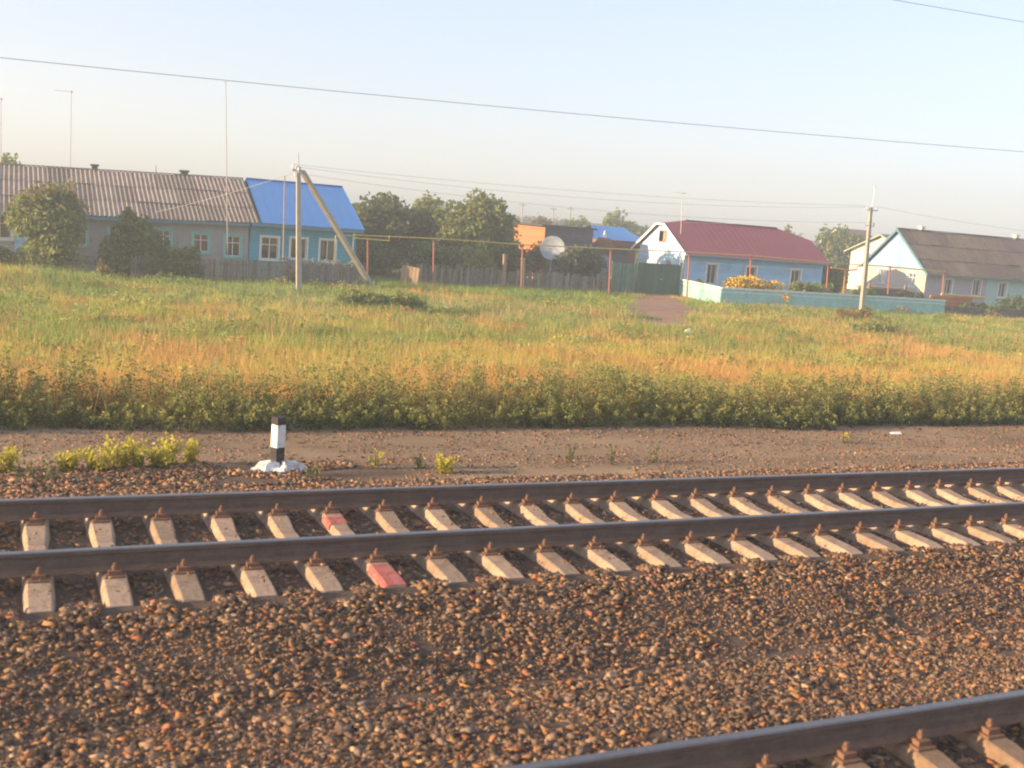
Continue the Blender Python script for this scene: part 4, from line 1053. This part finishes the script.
# trees between the houses
tree('hedge_tree', 'wide dark tree mass right behind the blue roof', (20.0, 63, -.9), blob(19.4, 63, 1.1, 2.9, 1.8, 2.05, 14, .6, 11) + blob(22.4, 63.5, 1.0, 2.3, 1.5, 1.95, 10, .6, 12), 13000, .11, 'dark', tip=(1.2, 3, (.20, .19, .07)), trunk=.14)
tree('garden_tree', 'big round pale green tree between the two blue houses', (25.1, 61, -.9), blob(24.9, 61, 1.45, 2.5, 2.0, 2.45, 16, .58, 13) + [(25.0, 61, 3.65, .8, .7, .65), (23.5, 61.5, 2.9, .95, .8, .75)], 12500, .105, 'mid', tip=(1.6, 3.6, (.21, .21, .08)), trunk=.16)
tree('garden_tree', 'small round far crown peeping left of the big pale tree', (25.0, 70, -.9), blob(25.0, 70, 2.9, 1.2, 1.0, 1.1, 8, .5, 14), 1800, .11, 'mid', trunk=.12)
tree('garden_shrub', 'dark low shrub behind the board fence, left of the light one', (20.8, 57, -.9), blob(20.7, 57, .15, 1.5, .8, 1.1, 9, .6, 15), 3200, .08, 'dark', 'shrub', trunk=.04)
tree('garden_shrub', 'light green bright shrub behind the board fence', (23.1, 57, -.9), blob(23.1, 57, .25, 1.4, .8, 1.1, 10, .6, 16), 3200, .085, 'light', 'shrub', trunk=.04)
tree('garden_shrub', 'dark undergrowth shrub filling the gap below the wide tree mass', (17.8, 60, -.9), blob(18.2, 60.5, -.1, 1.9, 1.2, 1.1, 8, .5, 17), 2600, .09, 'dark', 'shrub', trunk=.05)
tree('garden_shrub', 'dark shrub by the shed corner before the orange bricks', (26.5, 58.5, -.9), blob(25.9, 58.5, .2, 1.6, .9, 1.35, 9, .6, 19), 3600, .085, 'dark', 'shrub', trunk=.05)
tree('garden_shrub', 'grey-green round bush before the satellite dish', (29.9, 57, -.9), blob(29.95, 57, .5, 1.4, .9, 1.2, 9, .6, 20), 3200, .085, 'grey', 'shrub', trunk=.05)
tree('garden_shrub', 'small olive bush against the sunlit orange brick wall', (29.4, 62.3, -.9), blob(29.7, 62.3, .55, 1.1, .5, 1.05, 7, .6, 21), 2200, .08, 'autumn', 'shrub', trunk=.04)
tree('garden_shrub', 'dark tall shrub in the gap behind the orange pipe, left of the boarded gable', (51.4, 60.8, -.9), blob(51.4, 60.8, .15, 1.5, 1.0, 1.2, 9, .6, 22), 3000, .09, 'dark', 'shrub', trunk=.05)
# garden of the red-roofed house
for i, (xx, yy, zz, rx, rz, pal, lab) in enumerate([(41.3, 57.3, -.1, .5, .42, 'mid', 'small leafy shrub right of the first window of the blue wall'), (36.9, 54.5, -.2, .5, .4, 'mid', 'low plant behind the sunlit white-topped fence'),
        (43.3, 53.2, -.0, 1.1, .5, 'mid', 'leafy green shrub right of the yellow flowers'), (45.2, 54.0, .0, 1.2, .55, 'light', 'pale leafy shrub under the last window of the blue wall'),
        (48.0, 53.0, -.1, 1.0, .55, 'mid', 'leafy shrub by the orange pipe post'), (51.3, 52.5, -.1, 1.3, .5, 'grey', 'grey-green shrub before the boarded gable'), (56.0, 51.5, -.45, 1.5, .32, 'dark', 'dark low shrub before the brick garden wall'),
        (60.0, 51.8, -.2, 2.0, .65, 'dark', 'dark wide shrub under the mint green wall')]):
    tree('garden_shrub', lab, (xx, yy, -.9), blob(xx, yy, zz, rx, rx * .6, rz, 8, .5, 30 + i), 1300, .075, pal, 'shrub', trunk=.03)
# far trees
tree('far_tree', 'rounded far tree above the small blue roof', (62, 110, -.8), blob(62.1, 110, 2.3, 1.9, 1.6, 2.3, 8, .5, 41), 1500, .17, 'mid', group='trees beyond the village', trunk=.2)
tree('far_tree', 'low rounded far tree above the dark shed roof', (57, 110, -.8), blob(57, 110, 1.6, 2.1, 1.6, 2.0, 8, .5, 42), 1500, .17, 'mid', group='trees beyond the village', trunk=.2)
tree('far_tree', 'brownish low far tree above the orange bricks', (53, 110, -.8), blob(53, 110, 1.4, 1.7, 1.4, 1.8, 8, .5, 43), 1200, .17, 'autumn', group='trees beyond the village', trunk=.2)
tree('far_tree', 'low far tree left of the white gable', (67.5, 115, -.8), blob(67.5, 115, 1.3, 2.6, 1.6, 2.0, 8, .5, 44), 1500, .18, 'mid', group='trees beyond the village', trunk=.2)
tree('far_tree', 'wide far tree right of the red roof', (77, 90, -.8), blob(77, 90, 1.7, 2.8, 2.2, 2.6, 10, .5, 45), 3200, .16, 'mid', group='trees beyond the village', trunk=.2)
tree('far_tree', 'darker far tree beside the small white house', (82.5, 92, -.8), blob(82.5, 92, 1.4, 2.3, 2.0, 2.3, 9, .5, 46), 2200, .16, 'dark', group='trees beyond the village', trunk=.2)
tree('far_tree', 'hazy far tree touching the right slope of the red roof', (72, 92, -.8), blob(72.5, 92, 1.4, 2.6, 2.0, 2.4, 9, .5, 47), 2200, .16, 'mid', group='trees beyond the village', trunk=.2)
tree('far_tree', 'treetop peeping over the grey roof at the left edge', (-.3, 75, -.8), blob(-.35, 75, 3.0, 1.0, .9, 1.5, 8, .5, 48), 1300, .11, 'mid', group='trees beyond the village', trunk=.15)
tree('far_tree', 'low far tree left of the wide tree mass, behind the blue roof', (29, 90, -.8), blob(29.0, 92, 2.3, 1.6, 1.4, 1.8, 8, .5, 49), 1400, .14, 'autumn', group='trees beyond the village', trunk=.15)
# distant wood on the horizon
n = 26000; xs = RS.uniform(-150, 700, n); ys = RS.uniform(330, 380, n); h = .8 + 3.2 * fbm(xs, ys * .2, 24, 2)
P = np.stack([xs, ys, -.5 + h * RS.rand(n) ** .7], -1)
lo, hi = np.array((.10, .12, .08)), np.array((.19, .19, .12))
npmesh('distant_woods', leaf_quads(P, .9), 4, lo + (hi - lo) * RS.rand(n, 1), leaf_m, kind='stuff')

# flowers
def flowers(name, label, base, lobes, nleaf, nflow, cols, cat='flowers', group=None, size=.05):
    root = thing(name, base, label, cat, group)
    P, g, r = crown_pts(lobes, nleaf); lo, hi = map(np.array, PAL['mid'])
    npmesh('foliage', leaf_quads(P, .06), 4, lo + (hi - lo) * RS.rand(len(P), 1), leaf_m, root)
    P, g, r = crown_pts(lobes, nflow * 3); k = np.argsort(-r)[:nflow]; P = P[k]
    P[:, 1] -= .05
    npmesh('blossoms', leaf_quads(P, size, 1.0), 4, np.array(cols)[RS.randint(0, len(cols), len(P))], petal, root)
flowers('yellow_flower_bush', 'wide bush of bright yellow flowers behind the turquoise fence', (38, 50.9, -.9), [(36.5, 50.7, .22, .55, .5, .42), (37.4, 50.8, .32, .85, .6, .45), (38.5, 50.9, .28, .85, .6, .42), (39.5, 51, .12, .7, .5, .4), (38, 50.9, -.3, 1.8, .6, .6)], 2600, 1700, [(.95, .58, .02), (.98, .68, .04), (.85, .42, .02)], size=.065)
FL = ['leftmost, under the first white window', 'second from the left', 'third from the left, by the pole', 'fourth from the left', 'fifth from the left', 'rightmost, by the strut']
for i in range(6):
    xx = 11.6 + i * .62
    flowers('garden_flowers', 'white and pink flower clump above the picket fence, ' + FL[i], (xx, 51.4, -.95), [(xx, 51.4, -.05, .32, .25, .34), (xx + .1, 51.4, -.4, .3, .25, .4)], 260, 130, [(.62, .55, .58), (.55, .30, .36), (.6, .58, .62), (.42, .25, .42)], group='flower clumps under the white windows', size=.045)
flowers('garden_flowers', 'single orange flower clump in front of the turquoise fence', (39.1, 49.2, -.9), [(39.1, 49.3, -.1, .2, .2, .2), (39.1, 49.3, -.5, .12, .12, .35)], 80, 50, [(.7, .35, .03)])

# ------------------------------------------------------------------ grass
def blades(n, ysamp, xlo, xhi, hfun, colfun, wid, keep=None, lean_=.35, tri=True):
    ys = ysamp(n); xs = RS.uniform(0, 1, n) * (xhi(ys) - xlo(ys)) + xlo(ys)
    if keep is not None: k = keep(xs, ys); xs, ys = xs[k], ys[k]
    n = len(xs); z = zg(xs, ys); h = hfun(xs, ys)
    a = RS.rand(n) * 6.283; w_ = wid(ys) * (.6 + .8 * RS.rand(n)); ln = RS.normal(size=(n, 2)) * lean_
    dx, dy = np.cos(a) * w_ / 2, np.sin(a) * w_ / 2
    B = np.stack([xs, ys, z - .02], -1)
    p0 = B + np.stack([-dx, -dy, 0 * dx], -1); p1 = B + np.stack([dx, dy, 0 * dx], -1)
    tip = B + np.stack([ln[:, 0] * h, ln[:, 1] * h, h], -1)
    return np.stack([p0, p1, tip], 1), colfun(xs, ys, h)
def gcol(xs, ys, h):
    n = len(xs)
    a = (.6 * fbm(xs, ys * .75, 8.5, 1) + .4 * fbm(xs, ys * .7, 3.1, 61))[:, None]; b = fbm(xs, ys * .6, 2.4, 4)[:, None]; c = fbm(xs, ys, 9, 6)[:, None]
    green = np.array((.29, .39, .08)); yel = np.array((.64, .52, .12)); orange = np.array((.72, .39, .12)); cool = np.array((.33, .40, .15))
    near = np.interp(ys, [17, 24, 34, 46], [.28, .06, -.10, -.16])[:, None]
    t = np.clip((a - .38 + near) * 6 + RS.normal(size=(n, 1)) * .22, 0, 1)
    o = np.clip((b - .50 + near * .6) * 5 + RS.normal(size=(n, 1)) * .2, 0, 1) * .85
    k = np.clip((c - .55) * 5, 0, 1) * (1 - o) * .7
    col = green * (1 - t) + yel * t; col = col * (1 - k) + cool * k; col = col * (1 - o) + orange * o
    return col * (.7 + .6 * RS.rand(n, 1))
def hfun(xs, ys):
    b = fbm(xs, ys, 3.2, 7)
    base = np.interp(ys, [17, 20, 30, 44, 47, 50], [.46, .36, .28, .22, .27, .30]) * np.interp(xs, [2, 6], [1.7, 1]) ** np.interp(ys, [40, 45], [0, 1])
    return base * (.35 + 1.3 * b) * (.5 + .8 * RS.rand(len(xs)))
def logy(a, b): return lambda n: a * (b / a) ** RS.rand(n)
xlo = lambda ys: -.02 * ys - 2.5
xhi = lambda ys: 1.17 * ys + 4
def nodrive(xs, ys):
    d = np.abs(xs - drive_center(ys)) / drive_half(ys)
    return ~((ys > 36) & (d < .95 * fbm(xs, ys, 1.4, 51) + .25 * RS.rand(len(xs)) + .12)) & ~((ys > 49.4) & (xs > 35)) & ~((ys > 50.4) & (xs < 15.6))
V1, C1 = blades(240000, logy(17.0, 55.2), xlo, xhi, hfun, gcol, lambda ys: .011 * ys / 17, nodrive)
def tufts(nt, per, ysamp, keep):
    ty = ysamp(nt); tx = RS.uniform(0, 1, nt) * (xhi(ty) - xlo(ty)) + xlo(ty); k = keep(tx, ty); tx, ty = tx[k], ty[k]; nt = len(tx)
    tc = gcol(tx, ty, None); th = np.interp(ty, [17, 24, 40, 50], [.60, .50, .42, .36]) * (.35 + 1.0 * RS.rand(nt)); tr = (.10 + .22 * RS.rand(nt)) * np.interp(ty, [17, 45], [.8, 1.5])
    i = np.repeat(np.arange(nt), per); n = len(i); a = RS.rand(n) * 6.283; q = np.sqrt(RS.rand(n)) * tr[i]
    xs, ys = tx[i] + np.cos(a) * q, ty[i] + np.sin(a) * q; z = zg(xs, ys); h = th[i] * (.5 + .6 * RS.rand(n)) * (1 - .45 * (q / tr[i]) ** 2)
    w_ = .013 * ys / 17 * (.6 + .8 * RS.rand(n)); b = RS.rand(n) * 6.283
    out = np.stack([np.cos(a), np.sin(a)], -1) * (.15 + .55 * q / tr[i])[:, None] * h[:, None] + RS.normal(size=(n, 2)) * .12 * h[:, None]
    B = np.stack([xs, ys, z - .02], -1); d = np.stack([np.cos(b) * w_ / 2, np.sin(b) * w_ / 2, 0 * b], -1)
    return np.stack([B - d, B + d, B + np.concatenate([out, h[:, None]], 1)], 1), tc[i] * (.75 + .5 * RS.rand(n, 1))
V3, C3 = tufts(13000, 24, logy(17.0, 55), lambda a, b: nodrive(a, b) & (fbm(a, b, 3, 14) > .40))
# tall dry stalks
V2, C2 = blades(42000, logy(16.5, 46), xlo, xhi, lambda xs, ys: hfun(xs, ys) * 1.25 + .12, lambda xs, ys, h: np.array((.64, .41, .16)) * (.7 + .6 * RS.rand(len(xs), 1)), lambda ys: .011 * ys / 17, lambda a, b: nodrive(a, b) & (fbm(a, b, 4, 12) > .42), .2)
npmesh('meadow_grass', np.concatenate([V1, V2, V3]), 3, np.concatenate([C1, C2, C3]), grass_m, kind='stuff')

# broad-leaved herbs in patches of the meadow
n = 150000; ys = logy(17.5, 50)(n); xs = RS.uniform(0, 1, n) * (xhi(ys) - xlo(ys)) + xlo(ys); k = nodrive(xs, ys) & (fbm(xs, ys, 1.7, 21) > .56); xs, ys = xs[k], ys[k]; n = len(xs)
hh = .04 + .30 * RS.rand(n) * fbm(xs, ys, 1.7, 21) * np.interp(ys, [17, 45], [1, .75])
gC = np.where(vnoise(xs, ys, 2.6, 22)[:, None] > .55, np.array((.28, .36, .13)), np.array((.25, .31, .07))) * (.6 + .8 * RS.rand(n, 1)); rd = (vnoise(xs, ys, 4.2, 25) > .72)[:, None]; gC = np.where(rd & (RS.rand(n, 1) > .4), np.array((.42, .20, .09)), gC)
npmesh('meadow_herbs', leaf_quads(np.stack([xs, ys, zg(xs, ys) + hh], -1), .030 * .8, .5) if 0 else leaf_quads(np.stack([xs, ys, zg(xs, ys) + hh], -1), .034, .55), 4, gC, leaf_m, kind='stuff')
Ps, Cs = [], []
cy_ = logy(17.3, 50)(900); cx_ = RS.uniform(0, 1, 900) * (xhi(cy_) - xlo(cy_)) + xlo(cy_); k = nodrive(cx_, cy_); cx_, cy_ = cx_[k], cy_[k]
for i in range(len(cx_)):
    rx_ = RS.uniform(.25, 1.1) * np.interp(cy_[i], [17, 45], [.7, 1.3]); hh_ = RS.uniform(.16, .62) ** 1.15; m = int(130 * (rx_ + .4))
    a = RS.rand(m) * 6.283; q = np.sqrt(RS.rand(m)); t = RS.rand(m) ** .6
    xs = cx_[i] + np.cos(a) * q * rx_; ys = cy_[i] + np.sin(a) * q * rx_ * .6; top_ = hh_ * (1 - q ** 2 * .8) * (.7 + .6 * vnoise(xs, ys, .25, 3))
    Ps.append(np.stack([xs, ys, zg(xs, ys) + top_ * t], -1))
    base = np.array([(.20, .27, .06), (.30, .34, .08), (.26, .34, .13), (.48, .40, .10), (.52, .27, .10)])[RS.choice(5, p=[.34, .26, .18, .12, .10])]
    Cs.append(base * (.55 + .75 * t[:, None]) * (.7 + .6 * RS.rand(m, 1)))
npmesh('meadow_weeds', leaf_quads(np.concatenate(Ps), .05, .5), 4, np.concatenate(Cs), leaf_m, kind='stuff')
# weeds along the far edge of the cinder path: stems with many small leaves
def weeds_band():
    Ps, Cs, S = [], [], []
    stems = 2200
    xs = RS.uniform(-3.5, 24, stems); dep = RS.rand(stems) ** 1.3
    ys = 16.1 + .8 * (fbm(xs, xs * 0, 1.3, 3) - .5) + dep * 1.7 - .012 * xs
    hh = (.22 + .60 * fbm(xs, ys, .9, 9) + .45 * fbm(xs, ys, 4.5, 19)) * (.65 + .5 * RS.rand(stems)) * np.clip(.35 + dep * 1.3, 0, 1.15)
    z = zg(xs, ys)
    for i in range(stems):
        k = int(34 + 40 * hh[i]); t = RS.rand(k) ** .8
        sp = (.045 + .10 * np.sin(np.clip(t * 1.1, 0, 1) * 3.14)) * (.6 + hh[i])
        a = RS.rand(k) * 6.283; lx, ly = RS.normal(size=2) * .1
        Ps.append(np.stack([xs[i] + np.cos(a) * sp * RS.rand(k) + lx * t, ys[i] + np.sin(a) * sp * RS.rand(k) + ly * t, z[i] + t * hh[i]], -1))
        kind = vnoise(xs[i], ys[i], .8, 6)
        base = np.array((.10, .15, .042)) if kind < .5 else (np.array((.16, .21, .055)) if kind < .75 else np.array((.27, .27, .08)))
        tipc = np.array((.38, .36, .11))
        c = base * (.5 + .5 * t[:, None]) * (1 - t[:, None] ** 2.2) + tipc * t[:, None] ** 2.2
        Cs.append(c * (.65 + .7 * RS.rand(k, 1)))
    return np.concatenate(Ps), np.concatenate(Cs)
P, C = weeds_band()
npmesh('path_edge_weeds', leaf_quads(P, .03, .38), 4, C, leaf_m, kind='stuff')

# single weed plants on the track side
def weed(x, y, h, label, pal, spread=.12, n=90, name='weed_plant', cat='weed', group='weeds growing on the stony edge of the path'):
    z = gz(x, y); root = thing(name, (x, y, z), label, cat, group)
    mb = MB(); Ps = []
    m = max(3, int(5 * spread / .12))
    for i in range(m):
        a = random.uniform(0, 6.28); q = random.uniform(.3, 1) * spread; hh = h * random.uniform(.7, 1)
        p0 = Vector((x + math.cos(a) * q * .3, y + math.sin(a) * q * .3, z - .02)); p1 = Vector((x + math.cos(a) * q, y + math.sin(a) * q, z + hh))
        mb.path([p0, p1], [.006, .003], 5)
        t = RS.rand(n // m)[:, None]
        Ps.append(np.array(p0) * (1 - t) + np.array(p1) * t + RS.normal(size=(n // m, 3)) * .035)
    ob('stem', mb, bark, root)
    P = np.concatenate(Ps); lo, hi = map(np.array, pal)
    t = np.clip((P[:, 2:3] - z) / h, 0, 1)
    npmesh('leaves', leaf_quads(P, .027, .5), 4, (lo + (hi - lo) * t) * (.7 + .6 * RS.rand(len(P), 1)), leaf_m, root)
YG = ((.28, .27, .05), (.70, .60, .09)); GG = ((.12, .14, .05), (.28, .27, .10))
WD = [(-.1, 13.4, .36, .16, 'yellow-green weed plant cut by the left picture edge', YG), (.16, 12.95, .22, .12, 'faint low weed plant, second from the left edge', GG), (.55, 13.32, .26, .1, 'small yellow-green weed plant, standing alone left of the yellow cluster', YG),
      (.42, 12.75, .2, .12, 'low dull green weed plant close to the rear rail', GG), (.9, 13.3, .32, .16, 'yellow-green weed plant, left end of the cluster beside the post', YG), (1.15, 13.5, .44, .17, 'tall yellow-green weed plant in the middle of the cluster', YG), (1.38, 13.45, .40, .17, 'wide yellow-green weed plant, right of the tallest in the cluster', YG),
      (1.62, 13.35, .30, .14, 'lower yellow-green weed plant near the right of the cluster', YG), (1.72, 13.75, .42, .12, 'narrow yellow weed plant, tallest toward the striped post', YG), (2.02, 13.85, .36, .09, 'thin yellow-green weed plant nearest the striped post', YG),
      (3.32, 12.6, .14, .12, 'tiny dull green weed plant right below the whitewashed mound', GG), (4.3, 13.3, .24, .07, 'thin pale weed plant beside the dark patch right of the mound', YG), (4.8, 12.95, .2, .09, 'tiny pale weed plant right of the dark patch', GG),
      (5.0, 12.6, .26, .08, 'thin weed plant close behind the rear rail, mid left', YG), (7.1, 13.2, .3, .06, 'thin weed plant behind the rear rail near the middle', GG), (7.6, 12.9, .34, .06, 'thin tall weed plant behind the rear rail, right of the middle', GG),
      (8.3, 13.0, .26, .08, 'faint weed plant behind the rear rail toward the right', GG), (13.2, 14.6, .22, .12, 'pale weed plant on the cinder path at the far right', YG)]
for a, b, h, s, lab, pal in WD: weed(a, b, h * (.85 if pal is YG else 1), lab, pal, s * (1.35 if pal is YG else 1), 520 if pal is YG and h > .25 else 60)
# darker weed humps in the meadow
for i, (xx, yy, zz, rx, ry, rz, pal, lab) in enumerate([(12.0, 40.5, -.58, 1.0, .6, .36, 'light', 'dark green weedy clump before the pole, left half of the hump'), (13.5, 40.6, -.58, 1.0, .6, .37, 'light', 'dark green weedy clump at the foot of the strut, right half of the hump'),
        (38, 42, -.6, 1.5, 1.0, .55, 'autumn', 'rusty weedy hump in the meadow before the turquoise fence'), (34.5, 37, -.65, 1.3, .9, .4, 'light', 'pale green weedy hump in the right of the meadow'), (62, 50.3, -.5, .9, .7, .55, 'light', 'pale green bush at the right edge beside the lane')]):
    tree('weed_clump', lab, (xx, yy, gz(xx, yy)), blob(xx, yy, zz, rx, ry, rz, 9, .5, 60 + i), 1700, .055, pal, 'weed clump', trunk=.015)
# pale slab
root = None
mb = MB(); zs = gz(17.0, 42.8)
mb.hexa([(16.2, 41.9, zs - .05), (17.9, 42.6, zs - .05), (17.6, 44.3, zs - .05), (16.4, 44.0, zs - .05), (16.3, 42.0, zs + .09), (17.8, 42.65, zs + .07), (17.5, 44.2, zs + .1), (16.5, 43.9, zs + .1)])
ob('concrete_slab', mb, slab_m, None, 'pale broken concrete slab lying in the grass beyond the weedy hump', 'slab', bevel=.03)
mb = MB(); z0 = gz(22.6, 33.9) + .14
mb.hexa([(22.45, 33.8, z0), (22.72, 33.75, z0), (22.75, 33.95, z0 + .02), (22.5, 34.0, z0), (22.5, 33.85, z0 + .12), (22.65, 33.82, z0 + .16), (22.66, 33.92, z0 + .13), (22.52, 33.95, z0 + .1)])
ob('litter', mb, white_p, None, 'small scrap of white litter lying in the meadow grass', 'litter')
mb = MB(); z0 = gz(15.2, 15.4)
mb.hexa([(15.0, 15.35, z0), (15.22, 15.3, z0), (15.25, 15.42, z0 + .01), (15.02, 15.45, z0), (15.05, 15.37, z0 + .03), (15.2, 15.34, z0 + .05), (15.2, 15.4, z0 + .04), (15.06, 15.42, z0 + .03)])
ob('litter', mb, white_p, None, 'white litter scrap on the cinder path at the far right', 'litter')

# ================================================================== FAR BUILDINGS AND POLES
root = thing('small_white_house', (66.2, 72, -.9), 'small far white house with a green-edged gable behind the right pole', 'house')
mb = MB(); mb.poly([(66.2, 68, -.9), (66.2, 75.3, -.9), (66.2, 75.3, 2.5), (66.2, 71.6, 3.85), (66.2, 68, 2.5)]); mb.quad((66.2, 68, -.9), (74, 68, -.9), (74, 68, 2.5), (66.2, 68, 2.5)); ob('wall', mb, far_w, root)
mb = MB(); mb.quad((65.8, 67.6, 2.35), (74, 67.6, 2.35), (74, 71.6, 4.0), (65.8, 71.6, 4.0)); mb.quad((65.8, 75.8, 2.35), (74, 75.8, 2.35), (74, 71.6, 4.0), (65.8, 71.6, 4.0)); ob('roof', mb, far_roof, root)
mb = MB(); mb.bar((65.78, 67.6, 2.28), (65.78, 71.6, 3.93), .04, .12); mb.bar((65.78, 75.8, 2.28), (65.78, 71.6, 3.93), .042, .12); ob('verge_board', mb, mat('pale_green_verge', (.34, .40, .26)), root)
mb = MB(); mb.box(66.15, 66.198, 72.4, 73.4, 1.4, 2.3); ob('window', mb, mat('far_pane', (.18, .22, .26), rough=.2), root)
def far_house(x, y, w_, d, ze, zr, wm, rm, label, zb=-.8):
    root = thing('far_house', (x, y, zb), label, 'house')
    mb = MB(); mb.box(x, x + w_, y, y + d, zb, ze); mb.poly([(x, y, ze), (x, y + d, ze), (x, y + d / 2, zr - .1)]); mb.poly([(x + w_, y, ze), (x + w_, y + d, ze), (x + w_, y + d / 2, zr - .1)]); ob('wall', mb, wm, root)
    mb = MB(); mb.quad((x - .3, y - .4, ze - .15), (x + w_ + .3, y - .4, ze - .15), (x + w_ + .3, y + d / 2, zr), (x - .3, y + d / 2, zr)); mb.quad((x - .3, y + d + .4, ze - .15), (x + w_ + .3, y + d + .4, ze - .15), (x + w_ + .3, y + d / 2, zr), (x - .3, y + d / 2, zr)); ob('roof', mb, rm, root)
    mb = MB(); mb.box(x + w_ * .3, x + w_ * .3 + 1, y - .03, y - .002, zb + 1.2, zb + 2.4); ob('window', mb, black_p, root)
far_house(45.0, 140, 3.2, 6, 1.4, 2.9, far_w, far_red, 'tiny far house with a pinkish red roof above the trees')
far_house(84, 96, 4.0, 5, 3.2, 4.6, far_w, far_roof, 'far cream house with brown roof above the small white house')
#far_house(60, 128, 7, 6, 1.3, 3.0, brick_b, far_red, 'tiny far brick house beyond the small blue roof')
DP = [(49.0, 140, 4.6), (51.3, 142, 4.9), (64.3, 140, 5.0), (69.1, 140, 4.8), (71.8, 140, 5.0)]
DL = ['left of two above the tree mass', 'right of two above the tree mass, with a slanting stay', 'above the orange bricks', 'above the dark shed roof, left of two', 'above the dark shed roof, right of two']
for i, ((a, b, c), lab) in enumerate(zip(DP, DL)):
    root = thing('far_pole', (a, b, -.8), 'thin distant power pole ' + lab, 'power pole', 'distant power poles')
    mb = MB(); mb.path([(a, b, -.8), (a - .2, b, c)], [.14, .1], 8); ob('pole', mb, concrete, root)
    mb = MB(); mb.bar((a - .7, b, c - .35), (a + .35, b, c - .35), .1, .1)
    ob('crossarm', mb, concrete, root)
    if i == 1:
        mb = MB(); mb.bar((a - .1, b, c - .6), (a + 1.6, b, .3), .16, .16); ob('stay', mb, concrete, root)
